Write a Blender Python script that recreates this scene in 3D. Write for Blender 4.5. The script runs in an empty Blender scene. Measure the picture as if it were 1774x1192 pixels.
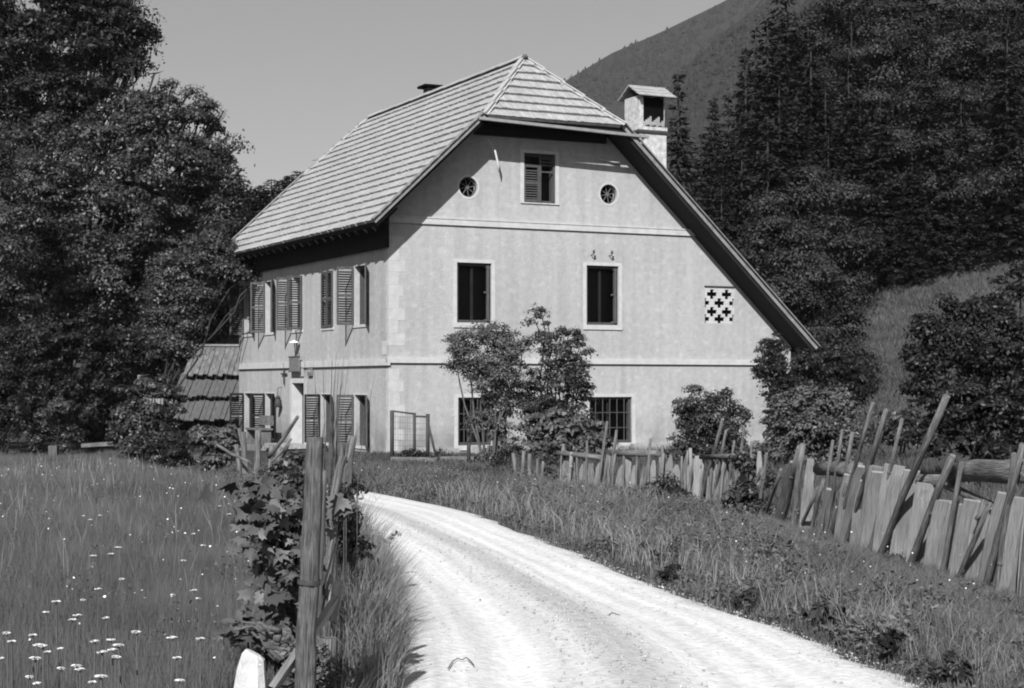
import bpy, bmesh, math, random
import numpy as np
from mathutils import Vector, Matrix
from mathutils.geometry import tessellate_polygon

# ------------------------------------------------------------------ camera, world, sun, exposure
S = bpy.context.scene
COL = S.collection
R = random.Random(7)
NP = np.random.RandomState(11)
F, HOR, CX, EYE = 2950.0, 666.0, 887.0, 1.7        # focal length and horizon of the old photograph, in its pixels
cam = bpy.data.cameras.new('camera'); co = bpy.data.objects.new('camera', cam); COL.objects.link(co)
co.location = (0, 0, EYE); co.rotation_euler = (math.radians(90), 0, 0)
cam.sensor_width = 36; cam.lens = 36 * F / 1774; cam.shift_y = (HOR - 596) / 1774
cam.clip_start = 0.1; cam.clip_end = 6000
S.camera = co

A = math.atan2(1447, 2950)                           # how far the house is turned
CO, SI = math.cos(A), math.sin(A)
HC = (-2.97, 41.0)                                   # the near corner of the house
SUN_AZ, SUN_EL = math.radians(38), math.radians(36.5)  # azimuth from the gable's normal, elevation
hx, hy = -math.sin(SUN_AZ), -math.cos(SUN_AZ)
sx, sy = hx * CO - hy * SI, hx * SI + hy * CO
sun = bpy.data.lights.new('sun', 'SUN'); so = bpy.data.objects.new('sun', sun); COL.objects.link(so)
sun.energy = 5.0; sun.angle = math.radians(0.53); sun.color = (1, 1, 1)
so.rotation_euler = Vector((sx * math.cos(SUN_EL), sy * math.cos(SUN_EL), math.sin(SUN_EL))).to_track_quat('Z', 'Y').to_euler()
w = bpy.data.worlds.new('World'); S.world = w; w.use_nodes = True
nt = w.node_tree; bg = nt.nodes['Background']
sky = nt.nodes.new('ShaderNodeTexSky'); sky.sky_type = 'NISHITA'; sky.sun_disc = False
sky.sun_elevation = SUN_EL; sky.sun_rotation = math.atan2(sx, sy)
sky.altitude = 600; sky.dust_density = 1.6; sky.ozone_density = 1.0
bw = nt.nodes.new('ShaderNodeRGBToBW')
nt.links.new(sky.outputs[0], bw.inputs[0]); nt.links.new(bw.outputs[0], bg.inputs[0])
bg.inputs[1].default_value = 0.067
S.view_settings.view_transform = 'Standard'; S.view_settings.look = 'None'
S.view_settings.exposure = 0.36; S.view_settings.gamma = 1.0
S.render.engine = 'CYCLES'; S.cycles.filter_width = 2.0; S.cycles.max_bounces = 5; S.cycles.diffuse_bounces = 1
S.cycles.transparent_max_bounces = 6; S.cycles.volume_bounces = 0


# ------------------------------------------------------------------ helpers
def at(px, py, d):
    """point of the place seen at a photograph pixel at depth d"""
    return Vector(((px - CX) / F * d, d, EYE + (HOR - py) / F * d))


def tag(o, label=None, cat=None, group=None, kind=None):
    if label: o['label'] = label
    if cat: o['category'] = cat
    if group: o['group'] = group
    if kind: o['kind'] = kind
    return o


def empty(name, loc=(0, 0, 0), rz=0.0):
    o = bpy.data.objects.new(name, None); COL.objects.link(o)
    o.location = loc; o.rotation_euler = (0, 0, rz); o.empty_display_size = .2
    return o


def link(name, me, parent=None):
    o = bpy.data.objects.new(name, me); COL.objects.link(o)
    if parent: o.parent = parent
    return o


def copy_tree(o, parent=None):
    c = o.copy(); COL.objects.link(c)
    if parent: c.parent = parent
    for ch in list(o.children): copy_tree(ch, c)
    return c


def mesh_np(name, V, Fc, mat, parent=None, smooth=False):
    V = np.asarray(V, np.float32); Fc = np.asarray(Fc, np.int32)
    me = bpy.data.meshes.new(name); n, k = Fc.shape
    me.vertices.add(len(V)); me.vertices.foreach_set('co', V.ravel())
    me.loops.add(n * k); me.loops.foreach_set('vertex_index', Fc.ravel())
    me.polygons.add(n); me.polygons.foreach_set('loop_start', np.arange(0, n * k, k, dtype=np.int32))
    me.polygons.foreach_set('loop_total', np.full(n, k, np.int32))
    if smooth: me.polygons.foreach_set('use_smooth', np.ones(n, bool))
    me.update(calc_edges=True); me.materials.append(mat)
    return link(name, me, parent)


class MB:
    def __init__(s): s.v = []; s.f = []; s.uv = []; s.sm = []

    def quad(s, pts, uv=None, smooth=False):
        i = len(s.v); s.v += [tuple(p) for p in pts]; n = len(pts)
        s.f.append(tuple(range(i, i + n)))
        if uv is None:
            a = Vector(pts[1]) - Vector(pts[0]); b = Vector(pts[-1]) - Vector(pts[0])
            la, lb = a.length, b.length
            uv = [(0, 0), (la, 0), (la, lb), (0, lb)] if n == 4 else [(0, 0)] * n
            if la > lb and n == 4: uv = [(0, 0), (0, la), (lb, la), (lb, 0)]
            o = (len(s.f) * .37) % 7
            uv = [(q[0] + o, q[1] + o * 3) for q in uv]
        s.uv.append(uv); s.sm.append(smooth)

    def box(s, x0, x1, y0, y1, z0, z1, M=None):
        P = [Vector((x, y, z)) for z in (z0, z1) for y in (y0, y1) for x in (x0, x1)]
        if M is not None: P = [M @ p for p in P]
        for q in ((0, 2, 3, 1), (4, 5, 7, 6), (0, 1, 5, 4), (2, 6, 7, 3), (0, 4, 6, 2), (1, 3, 7, 5)):
            s.quad([P[k] for k in q])

    def bar(s, p0, p1, w, t, up=(0, 0, 1)):
        p0, p1 = Vector(p0), Vector(p1); d = (p1 - p0); L = d.length; d.normalize()
        u = Vector(up); sd = d.cross(u)
        if sd.length < 1e-4: sd = d.cross(Vector((0, 1, 0)))
        sd.normalize(); u = sd.cross(d)
        M = Matrix((sd, d, u)).transposed().to_4x4(); M.translation = p0
        s.box(-w / 2, w / 2, 0, L, -t / 2, t / 2, M)

    def tube(s, pts, rad, n=8, cap=True, rough=0.0, rnd=None, smooth=True):
        pts = [Vector(p) for p in pts]; k = len(pts)
        if not hasattr(rad, '__len__'): rad = [rad] * k
        rnd = rnd or R
        jit = [1 + rough * rnd.uniform(-1, 1) for _ in range(n)]
        rings = []; L = 0; o = rnd.uniform(0, 9); Ls = []
        ref = None
        for i in range(k):
            d = (pts[min(i + 1, k - 1)] - pts[max(i - 1, 0)]).normalized()
            if ref is None:
                ref = d.cross(Vector((0.31, 0.87, 0.2)))
                if ref.length < .1: ref = d.cross(Vector((1, 0, 0)))
            ref = (ref - d * ref.dot(d)).normalized(); b = d.cross(ref)
            if i: L += (pts[i] - pts[i - 1]).length
            Ls.append(L); i0 = len(s.v)
            for j in range(n):
                a = 2 * math.pi * j / n
                r = rad[i] * jit[j] * (1 + rough * .4 * rnd.uniform(-1, 1))
                s.v.append(tuple(pts[i] + ref * (math.cos(a) * r) + b * (math.sin(a) * r)))
            rings.append(i0)
        c = 2 * math.pi * max(rad)
        for i in range(k - 1):
            for j in range(n):
                j2 = (j + 1) % n
                s.f.append((rings[i] + j, rings[i] + j2, rings[i + 1] + j2, rings[i + 1] + j))
                s.uv.append([(c * j / n + o, Ls[i] + o), (c * (j + 1) / n + o, Ls[i] + o), (c * (j + 1) / n + o, Ls[i + 1] + o), (c * j / n + o, Ls[i + 1] + o)])
                s.sm.append(smooth)
        if cap:
            s.f.append(tuple(rings[-1] + j for j in range(n))); s.uv.append([(o + .01 * j, o) for j in range(n)]); s.sm.append(False)
            s.f.append(tuple(rings[0] + j for j in reversed(range(n)))); s.uv.append([(o + .01 * j, o) for j in range(n)]); s.sm.append(False)

    def board(s, p0, p1, w0, w1, t, side, rnd, point=0.0, rough=.1, n=6):
        """a split slab from p0 (foot) to p1 (top), width along 'side'"""
        p0, p1 = Vector(p0), Vector(p1); d = (p1 - p0); L = d.length; d.normalize()
        side = Vector(side); side = (side - d * side.dot(d)).normalized(); nr = side.cross(d)
        o = rnd.uniform(0, 9); prev = None
        for i in range(n + 1):
            f = i / n; ww = w0 + (w1 - w0) * f; rough = .05
            l = -ww / 2 * (1 + rough * rnd.uniform(-1, 1)); r = ww / 2 * (1 + rough * rnd.uniform(-1, 1))
            if i == n and point: l *= 1 - point; r *= 1 - point * rnd.uniform(.3, 1)
            c = p0 + d * (L * f) + nr * (rnd.uniform(-.07, .07) * t)
            ring = [c + side * l - nr * (t / 2), c - nr * (t * .62), c + side * r - nr * (t / 2), c + side * r + nr * (t / 2), c + side * l + nr * (t / 2)]
            if prev:
                for j in range(5):
                    j2 = (j + 1) % 5
                    u0 = [0, ww / 2, ww, ww + t, 2 * ww + t, 2 * ww + 2 * t][j]; u1 = [0, ww / 2, ww, ww + t, 2 * ww + t, 2 * ww + 2 * t][j + 1]
                    s.quad([prev[j], prev[j2], ring[j2], ring[j]], [(u0 + o, L * (f - 1 / n) + o), (u1 + o, L * (f - 1 / n) + o), (u1 + o, L * f + o), (u0 + o, L * f + o)])
            prev = ring
        s.quad(prev, [(o, o)] * 5)

    def build(s, name, mat, parent=None, label=None):
        me = bpy.data.meshes.new(name); me.from_pydata(s.v, [], s.f)
        uvl = me.uv_layers.new(name='UVMap')
        flat = [c for f in s.uv for q in f for c in q]
        uvl.data.foreach_set('uv', flat)
        me.polygons.foreach_set('use_smooth', s.sm)
        me.materials.append(mat); me.update()
        o = link(name, me, parent)
        if label: o['label'] = label
        return o


# ------------------------------------------------------------------ materials (a black and white photograph: greys)
def mat(name, lo, hi, scale=6.0, detail=6, rough=.85, coord='Object', stretch=(1, 1, 1), bump=0.0, bscale=None, island=0.0,
        r0=.3, r1=.7, spec=.25, second=None):
    m = bpy.data.materials.new(name); m.use_nodes = True
    n = m.node_tree; p = n.nodes['Principled BSDF']; L = n.links.new
    p.inputs['Roughness'].default_value = rough; p.inputs['Specular IOR Level'].default_value = spec
    tc = n.nodes.new('ShaderNodeTexCoord'); mp = n.nodes.new('ShaderNodeMapping'); mp.inputs['Scale'].default_value = stretch
    L(tc.outputs[coord], mp.inputs[0])
    nz = n.nodes.new('ShaderNodeTexNoise'); nz.inputs['Scale'].default_value = scale; nz.inputs['Detail'].default_value = detail
    nz.inputs['Roughness'].default_value = .62
    L(mp.outputs[0], nz.inputs['Vector'])
    mr = n.nodes.new('ShaderNodeMapRange'); mr.inputs['From Min'].default_value = r0; mr.inputs['From Max'].default_value = r1
    mr.inputs['To Min'].default_value = lo; mr.inputs['To Max'].default_value = hi
    L(nz.outputs[0], mr.inputs[0]); out = mr.outputs[0]
    if second:                                       # (scale, amount): broad patches
        n2 = n.nodes.new('ShaderNodeTexNoise'); n2.inputs['Scale'].default_value = second[0]; n2.inputs['Detail'].default_value = 4
        L(tc.outputs[coord], n2.inputs['Vector'])
        m2 = n.nodes.new('ShaderNodeMapRange'); m2.inputs['From Min'].default_value = .3; m2.inputs['From Max'].default_value = .7
        m2.inputs['To Min'].default_value = 1 - second[1]; m2.inputs['To Max'].default_value = 1 + second[1]
        L(n2.outputs[0], m2.inputs[0])
        mu = n.nodes.new('ShaderNodeMath'); mu.operation = 'MULTIPLY'; L(out, mu.inputs[0]); L(m2.outputs[0], mu.inputs[1]); out = mu.outputs[0]
    if island:
        g = n.nodes.new('ShaderNodeNewGeometry'); m3 = n.nodes.new('ShaderNodeMapRange')
        m3.inputs['To Min'].default_value = 1 - island; m3.inputs['To Max'].default_value = 1 + island
        L(g.outputs['Random Per Island'], m3.inputs[0])
        mu = n.nodes.new('ShaderNodeMath'); mu.operation = 'MULTIPLY'; L(out, mu.inputs[0]); L(m3.outputs[0], mu.inputs[1]); out = mu.outputs[0]
    cb = n.nodes.new('ShaderNodeCombineColor')
    for k in range(3): L(out, cb.inputs[k])
    L(cb.outputs[0], p.inputs['Base Color'])
    if bump:
        b = n.nodes.new('ShaderNodeBump'); b.inputs['Strength'].default_value = bump; b.inputs['Distance'].default_value = .02
        if bscale:
            n3 = n.nodes.new('ShaderNodeTexNoise'); n3.inputs['Scale'].default_value = bscale; n3.inputs['Detail'].default_value = 5
            L(mp.outputs[0], n3.inputs['Vector']); L(n3.outputs[0], b.inputs['Height'])
        else: L(nz.outputs[0], b.inputs['Height'])
        L(b.outputs[0], p.inputs['Normal'])
    return m


M = {}
M['plaster'] = mat('plaster', .34, .42, 7, 12, .92, bump=.5, bscale=22, second=(.45, .07), spec=.1, r0=.32, r1=.68)
M['limewash'] = mat('limewash', .41, .53, 5, 7, .9, bump=.25, bscale=24, spec=.1)
M['shingle'] = mat('shingle', .28, .41, 7, 6, .88, island=.09, spec=.08, second=(.5, .07))
M['roofboard'] = mat('roof_board', .34, .46, 5, 5, .85, spec=.15)
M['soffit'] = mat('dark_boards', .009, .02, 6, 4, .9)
M['wood'] = mat('weathered_wood', .06, .26, 9, 9, .85, 'UV', (13, .5, 1), bump=1.0, spec=.08, r0=.38, r1=.64, second=(2.5, .25))
M['wood_pale'] = mat('pale_split_wood', .13, .31, 9, 9, .85, 'UV', (11, .45, 1), bump=.6, spec=.1, second=(1.6, .22))
M['wood_post'] = mat('post_wood', .045, .19, 9, 10, .9, 'UV', (16, .8, 1), bump=1.0, spec=.03, r0=.36, r1=.64, second=(9, .3))
M['wood_dark'] = mat('dark_wood', .05, .14, 9, 6, .85, 'UV', (4.5, .5, 1), bump=.5, spec=.12)
M['frame'] = mat('window_frame', .045, .08, 20, 4, .7)
M['shutter'] = mat('shutter_paint', .05, .09, 12, 4, .7)
M['pane'] = mat('window_glass', .001, .002, 3, 2, .3, spec=.12)
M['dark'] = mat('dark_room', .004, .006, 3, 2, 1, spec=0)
M['iron'] = mat('rusty_iron', .03, .07, 30, 5, .7)
M['ironlight'] = mat('pale_iron', .05, .10, 30, 5, .7)
M['white'] = mat('white_paint', .7, .82, 15, 4, .6)
M['brick'] = mat('whitewashed_brick', .32, .56, 8, 8, .9, bump=.5, bscale=18, r0=.35, r1=.6)
M['sign'] = mat('sign_paint', .10, .22, 40, 4, .7, r0=.42, r1=.58)
M['signpale'] = mat('sign_pale', .34, .44, 30, 4, .7)
M['stone'] = mat('pale_stone', .36, .66, 9, 7, .9, bump=.5, bscale=25)
M['rubble'] = mat('rubble_stone', .2, .42, 8, 7, .9, bump=.5, bscale=25)
M['bark'] = mat('bark', .015, .05, 8, 7, .95, 'UV', (4, .6, 1), bump=.8)
M['barkpale'] = mat('pale_bark', .05, .13, 8, 7, .95, 'UV', (4, .6, 1), bump=.6)
M['soil'] = mat('meadow_ground', .035, .085, 2.5, 9, 1, second=(.15, .2), spec=0)
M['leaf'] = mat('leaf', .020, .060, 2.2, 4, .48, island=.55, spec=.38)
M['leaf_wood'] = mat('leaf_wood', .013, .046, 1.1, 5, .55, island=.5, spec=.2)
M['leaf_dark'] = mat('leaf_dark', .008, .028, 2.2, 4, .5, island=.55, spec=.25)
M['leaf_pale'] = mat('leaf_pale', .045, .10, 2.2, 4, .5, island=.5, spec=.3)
M['needle'] = mat('needles', .009, .034, .8, 3, .8, island=.45, spec=.08)
M['needle_far'] = mat('needles_far', .018, .036, .2, 3, .9, island=.3, spec=.05)
M['grass'] = mat('grass_blade', .072, .142, .7, 6, .85, 'Object', island=.28, spec=.06)
M['grass_short'] = mat('short_grass', .05, .10, .6, 6, .8, 'Object', island=.3, spec=.1)
M['herb'] = mat('herb_leaf', .06, .125, 2.2, 4, .8, island=.4, spec=.06)
M['drygrass'] = mat('dry_grass', .13, .24, .5, 4, .8, island=.3, spec=.1)
M['petal'] = mat('petal', .75, .85, 5, 2, .7)


def road_mat():
    m = bpy.data.materials.new('gravel_road'); m.use_nodes = True
    n = m.node_tree; p = n.nodes['Principled BSDF']; L = n.links.new
    p.inputs['Roughness'].default_value = .95; p.inputs['Specular IOR Level'].default_value = .05
    uv = n.nodes.new('ShaderNodeUVMap')
    sp = n.nodes.new('ShaderNodeSeparateXYZ'); L(uv.outputs[0], sp.inputs[0])

    def noise(sc, st, det=6, src=None):
        mp = n.nodes.new('ShaderNodeMapping'); mp.inputs['Scale'].default_value = st; L(src or uv.outputs[0], mp.inputs[0])
        z = n.nodes.new('ShaderNodeTexNoise'); z.inputs['Scale'].default_value = sc; z.inputs['Detail'].default_value = det; L(mp.outputs[0], z.inputs['Vector'])
        return z.outputs[0]

    def math_(op, a, b):
        k = n.nodes.new('ShaderNodeMath'); k.operation = op
        for i, q in enumerate((a, b)):
            if isinstance(q, (int, float)): k.inputs[i].default_value = q
            else: L(q, k.inputs[i])
        return k.outputs[0]
    wob = math_('MULTIPLY', math_('SUBTRACT', noise(1, (.3, .35, 1), 3), .5), .30)
    u = math_('ADD', sp.outputs[0], wob)
    cr = n.nodes.new('ShaderNodeValToRGB'); L(math_('DIVIDE', u, 3.0), cr.inputs[0])     # wheel tracks pale and packed, loose grey gravel between
    e = cr.color_ramp.elements
    e[0].position = 0; e[0].color = (0.51,) * 3 + (1,); e[1].position = 1; e[1].color = (0.48,) * 3 + (1,)
    for pos, v in ((.05, .60), (.10, .68), (.14, .58), (.19, .70), (.23, .60), (.28, .72), (.33, .70), (.38, .56), (.42, .62), (.46, .50), (.50, .47), (.54, .52), (.57, .62), (.61, .72), (.66, .62), (.70, .73), (.74, .58), (.78, .71), (.82, .60), (.87, .70), (.92, .62)):
        k = e.new(pos); k.color = (v, v, v, 1)
    streak = math_('ADD', math_('MULTIPLY', noise(5, (3.0, .05, 1), 6), .34), .83)
    tc = n.nodes.new('ShaderNodeTexCoord')
    grit = math_('ADD', math_('MULTIPLY', noise(16, (1, 1, 1), 8, tc.outputs['Object']), .7), .63)
    big = math_('ADD', math_('MULTIPLY', noise(.5, (1, .6, 1), 4), .24), .88)
    val = math_('MULTIPLY', math_('MULTIPLY', math_('MULTIPLY', cr.outputs[0], streak), grit), big)
    cb = n.nodes.new('ShaderNodeCombineColor')
    for k in range(3): L(val, cb.inputs[k])
    L(cb.outputs[0], p.inputs['Base Color'])
    b = n.nodes.new('ShaderNodeBump'); b.inputs['Strength'].default_value = .7; b.inputs['Distance'].default_value = .02
    L(noise(28, (1, 1, 1), 6, tc.outputs['Object']), b.inputs['Height']); L(b.outputs[0], p.inputs['Normal'])
    return m


M['road'] = road_mat()


def plaster_mat():
    m = M['plaster']; n = m.node_tree; L = n.links.new; p = n.nodes['Principled BSDF']
    src = p.inputs['Base Color'].links[0].from_socket
    tc = n.nodes.new('ShaderNodeTexCoord'); sp = n.nodes.new('ShaderNodeSeparateXYZ'); L(tc.outputs['Object'], sp.inputs[0])

    def noise(sc, st, a0, a1, b0, b1):
        mp = n.nodes.new('ShaderNodeMapping'); mp.inputs['Scale'].default_value = st; L(tc.outputs['Object'], mp.inputs[0])
        z = n.nodes.new('ShaderNodeTexNoise'); z.inputs['Scale'].default_value = sc; z.inputs['Detail'].default_value = 7; L(mp.outputs[0], z.inputs['Vector'])
        r = n.nodes.new('ShaderNodeMapRange'); L(z.outputs[0], r.inputs[0])
        for i, q in zip((1, 2, 3, 4), (a0, a1, b0, b1)): r.inputs[i].default_value = q
        return r.outputs[0]

    def ma(op, a, b):
        k = n.nodes.new('ShaderNodeMath'); k.operation = op
        for i, q in enumerate((a, b)):
            if isinstance(q, (int, float)): k.inputs[i].default_value = q
            else: L(q, k.inputs[i])
        return k.outputs[0]
    streak = noise(1, (3.5, 3.5, .22), .42, .72, 1.02, .87)          # rain streaks
    flake = noise(3.2, (1, 1, 1.6), .58, .64, 1.0, 1.11)              # flaked limewash patches
    low = n.nodes.new('ShaderNodeMapRange'); L(sp.outputs[2], low.inputs[0])
    for i, q in zip((1, 2, 3, 4), (0, 1.1, 1, 0)): low.inputs[i].default_value = q
    splash = ma('SUBTRACT', 1.0, ma('MULTIPLY', low.outputs[0], noise(2.0, (1, 1, .8), .36, .6, 0, .5)))
    v = ma('MULTIPLY', ma('MULTIPLY', streak, flake), splash)
    mx = n.nodes.new('ShaderNodeMix'); mx.data_type = 'RGBA'; mx.blend_type = 'MULTIPLY'; mx.inputs[0].default_value = 1
    cb = n.nodes.new('ShaderNodeCombineColor')
    for k in range(3): L(v, cb.inputs[k])
    L(src, mx.inputs[6]); L(cb.outputs[0], mx.inputs[7]); L(mx.outputs[2], p.inputs['Base Color'])


plaster_mat()


# ------------------------------------------------------------------ ground
def vnoise(x, y, s, seed=0):
    x = np.asarray(x, float) * s; y = np.asarray(y, float) * s
    return (np.sin(x * 1.7 + 1.3 * np.sin(y * 1.1 + seed)) + np.sin(y * 2.3 + 1.7 * np.sin(x * .9 + seed * 2)) + np.sin((x + y) * 1.31 + seed)) / 3


def gz(x, y):
    x = np.asarray(x, float); y = np.asarray(y, float)
    t = .6 * x + .8 * y - 43.0
    tp = np.where(t > 0, t, 0); tp = tp * tp / (tp + 2.5)
    h = 45 * (1 - np.exp(-.30 * tp / 45))
    h = h - .42 * np.clip((-x - 4.5) / 5, 0, 1) * np.clip((y - 18) / 16, 0, 1) * np.clip((75 - y) / 15, 0, 1)
    far = np.clip((np.hypot(x, y - 20) - 30) / 60, 0, 1)
    return h + vnoise(x, y, .5, 1) * .03 + vnoise(x, y, .08, 3) * .9 * far


def gzs(x, y): return float(gz(x, y))


def axis(pts):
    out = []
    for (a, b, st) in pts: out += list(np.arange(a, b, st))
    return np.array(out + [pts[-1][1]])


xs = axis([(-900, -200, 50), (-200, -60, 10), (-60, -24, 2), (-24, 24, .5), (24, 60, 2), (60, 200, 10), (200, 900, 50)])
ys = axis([(-120, -10, 10), (-10, 0, 1), (0, 60, .5), (60, 120, 2), (120, 300, 10), (300, 1000, 50)])
X, Y = np.meshgrid(xs, ys); Z = gz(X, Y)
nx, ny = len(xs), len(ys)
idx = np.arange(nx * ny).reshape(ny, nx)
Fq = np.stack([idx[:-1, :-1], idx[:-1, 1:], idx[1:, 1:], idx[1:, :-1]], -1).reshape(-1, 4)
tag(mesh_np('ground', np.stack([X, Y, Z], -1).reshape(-1, 3), Fq, M['soil'], smooth=True), kind='structure')


def catmull(P, n):
    P = [np.array(p, float) for p in P]; P = [2 * P[0] - P[1]] + P + [2 * P[-1] - P[-2]]
    out = []
    m = len(P) - 3
    for k in np.linspace(0, m - 1e-6, n):
        i = int(k); t = k - i; a, b, c, d = P[i:i + 4]
        out.append(.5 * (2 * b + (c - a) * t + (2 * a - 5 * b + 4 * c - d) * t * t + (3 * b - a - 3 * c + d) * t ** 3))
    return np.array(out)


RL = [(-1.1, 2), (-.95, 5), (-.85, 7.5), (-.85, 9.5), (-1.0, 12), (-1.35, 15), (-1.95, 18.5), (-2.9, 22), (-4.3, 25.3), (-6.5, 28.6), (-9.5, 33), (-13, 40)]
RR = [(4.4, 0.5), (3.3, 4), (2.75, 7), (2.28, 9.66), (1.95, 11.4), (1.45, 13.4), (.9, 15.9), (.12, 19.6), (-.93, 23.6), (-2.5, 27.4), (-6.2, 32.5), (-10, 40)]
NR = 160
rl, rr = catmull(RL, NR), catmull(RR, NR)
NU = 14
mb = MB(); d = 0; UVd = []; V = []
for i in range(NR):
    if i: d += float(np.linalg.norm((rl[i] + rr[i]) / 2 - (rl[i - 1] + rr[i - 1]) / 2))
    for j in range(NU + 1):
        f = j / NU; q = rl[i] * (1 - f) + rr[i] * f
        e = (R.uniform(-.1, .1) + .16 * float(vnoise(q[0], q[1], 2.5, j))) if j in (0, NU) else 0
        q = q + (rr[i] - rl[i]) / np.linalg.norm(rr[i] - rl[i]) * e
        rut = -.035 * (math.exp(-((f - .3) / .08) ** 2) + math.exp(-((f - .68) / .08) ** 2)) + .05 * math.exp(-((f - .48) / .12) ** 2)
        V.append((q[0], q[1], gzs(q[0], q[1]) + .045 + rut - (.06 if j in (0, NU) else 0))); UVd.append((f * 3.0, d))
for i in range(NR - 1):
    for j in range(NU):
        a = i * (NU + 1) + j; q = (a, a + 1, a + NU + 2, a + NU + 1)
        mb.f.append(q); mb.uv.append([UVd[k] for k in q]); mb.sm.append(True)
mb.v = V
tag(mb.build('road', M['road']), kind='structure')


def road_left(y): return np.interp(y, rl[:, 1], rl[:, 0])
def road_right(y): return np.interp(y, rr[:, 1], rr[:, 0])


# loose stones on the road and along its edges
def pebbles(n, seed):
    r_ = np.random.RandomState(seed); i = (r_.uniform(0, 1, n) ** 1.0 * (NR * .62)).astype(int); edge = r_.uniform(0, 1, n)
    f = np.where(edge < .45, np.where(r_.uniform(0, 1, n) < .5, np.abs(r_.normal(size=n)) * .05 - .02, 1.03 - np.abs(r_.normal(size=n)) * .09), np.where(edge < .75, .48 + r_.normal(size=n) * .07, r_.uniform(0, 1, n)))
    q = rl[i] * (1 - f)[:, None] + rr[i] * f[:, None] + r_.normal(size=(n, 2)) * .04
    sz = .004 + .009 * r_.uniform(0, 1, n) ** 4
    rut = -.035 * (np.exp(-((f - .3) / .08) ** 2) + np.exp(-((f - .68) / .08) ** 2)) + .05 * np.exp(-((f - .48) / .12) ** 2)
    z = gz(q[:, 0], q[:, 1]) + .045 + rut - .0 - np.where((f < .04) | (f > .96), .04, 0)
    o = np.array([[1, 0, 0], [0, 1, 0], [-1, 0, 0], [0, -1, 0], [0, 0, .8], [0, 0, -.8]])
    v = np.stack([q[:, 0], q[:, 1], z], 1)[:, None] + o[None] * sz[:, None, None] * r_.uniform(.6, 1.3, (n, 6, 1))
    t = np.array([[0, 1, 4], [1, 2, 4], [2, 3, 4], [3, 0, 4], [1, 0, 5], [2, 1, 5], [3, 2, 5], [0, 3, 5]])
    tag(mesh_np('gravel', v.reshape(-1, 3), (np.arange(n)[:, None, None] * 6 + t[None]).reshape(-1, 3), mat('gravel_stone', .28, .5, 3, 3, .9, island=.3)), kind='stuff')
pebbles(12000, 17)

# ------------------------------------------------------------------ the house
H = empty('farmhouse', (HC[0], HC[1], 0), A)
tag(H, 'two storey plastered farmhouse with half hipped shingle roof at the road bend', 'house')


def to_world(x, y, z): return Vector((HC[0] + x * CO - y * SI, HC[1] + x * SI + y * CO, z))


XR, ZR = 4.09, 10.02                                  # ridge line
EL, ZEL = -.68, 5.52                                  # left eave
ER, ZER = 12.0, 2.66                                  # right eave of the long slope
YF, YB = -.78, 12.3
SLL = (ZR - ZEL) / (XR - EL); SLR = (ZR - ZER) / (ER - XR)
ZH = 8.22                                             # height of the half hip eave
YRF, YRB = .95, 11.7                                 # ridge ends


def roofz(x): return ZR - (XR - x) * SLL if x < XR else ZR - (x - XR) * SLR


def rect(x0, x1, z0, z1): return [(x0, z0), (x1, z0), (x1, z1), (x0, z1)]
def circ(x, z, r, n=24): return [(x + r * math.cos(2 * math.pi * k / n), z + r * math.sin(2 * math.pi * k / n)) for k in range(n)]


def wall(name, outer, holes, fn, depth, m):
    """a wall sheet with true openings; fn(u, z, inward) gives the point; reveals go inward"""
    b = MB()
    loops = [[Vector((p[0], p[1], 0)) for p in outer]] + [[Vector((p[0], p[1], 0)) for p in h] for h in holes]
    flat = [p for l in loops for p in l]
    for t in tessellate_polygon(loops):
        b.quad([fn(flat[i][0], flat[i][1], 0) for i in t], [(flat[i][0], flat[i][1]) for i in t])
    for h in holes:
        for i in range(len(h)):
            p, q = h[i], h[(i + 1) % len(h)]
            b.quad([fn(p[0], p[1], 0), fn(q[0], q[1], 0), fn(q[0], q[1], depth), fn(p[0], p[1], depth)])
    return b.build(name, m, H)


front = lambda u, z, k=0: (u, k, z)                    # k: inward (+) or proud (-) of the gable wall
side = lambda u, z, k=0: (k, u, z)                     # u runs along the long wall
WF = {'ul': (1.80, 2.74, 3.22, 4.70), 'ur': (5.42, 6.36, 3.22, 4.74), 'at': (3.64, 4.53, 6.26, 7.50),
      'll': (1.83, 2.75, .20, 1.38), 'lr': (5.50, 6.76, .20, 1.38)}
RO = ((2.11, 6.56, .25), (6.07, 6.58, .25))
VENT = (8.98, 9.91, 3.32, 4.28)
WR = 11.72
outer = [(0, -.3), (WR, -.3), (WR, roofz(WR) - .18), (5.9, roofz(5.9) - .18), (2.3, roofz(2.3) - .18), (0, roofz(0) - .18)]
holes = [rect(*WF[k]) for k in WF] + [circ(*q) for q in RO] + [rect(*VENT)]
wall('gable_wall', outer, holes, front, .26, M['plaster'])
SU = [(1.45, 2.30), (3.84, 4.68), (6.28, 7.12), (8.70, 9.54), (10.75, 11.59)]     # openings of the long wall, upper floor
SLW = [(1.45, 2.30), (3.95, 4.80), (8.72, 9.55), (10.75, 11.58)]
DOOR = (6.10, 7.10, -.02, 1.74)
sh = [rect(a, b, 3.20, 4.68) for a, b in SU] + [rect(a, b, .16, 1.44) for a, b in SLW] + [rect(*DOOR)]
wall('side_wall', [(0, -.3), (12.15, -.3), (12.15, 6.0), (0, 6.0)], sh, side, .3, M['plaster'])
b = MB()                                               # the walls not seen from the road
b.quad([(0, 12.15, -.3), (0, 12.15, 6.0), (2.3, 12.15, 8.0), (5.9, 12.15, 8.1), (WR, 12.15, 2.7), (WR, 12.15, -.3)])
b.quad([(WR, 0, -.3), (WR, 12.15, -.3), (WR, 12.15, 2.75), (WR, 0, 2.75)])
b.build('rear_wall', M['plaster'], H)
b = MB()
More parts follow.
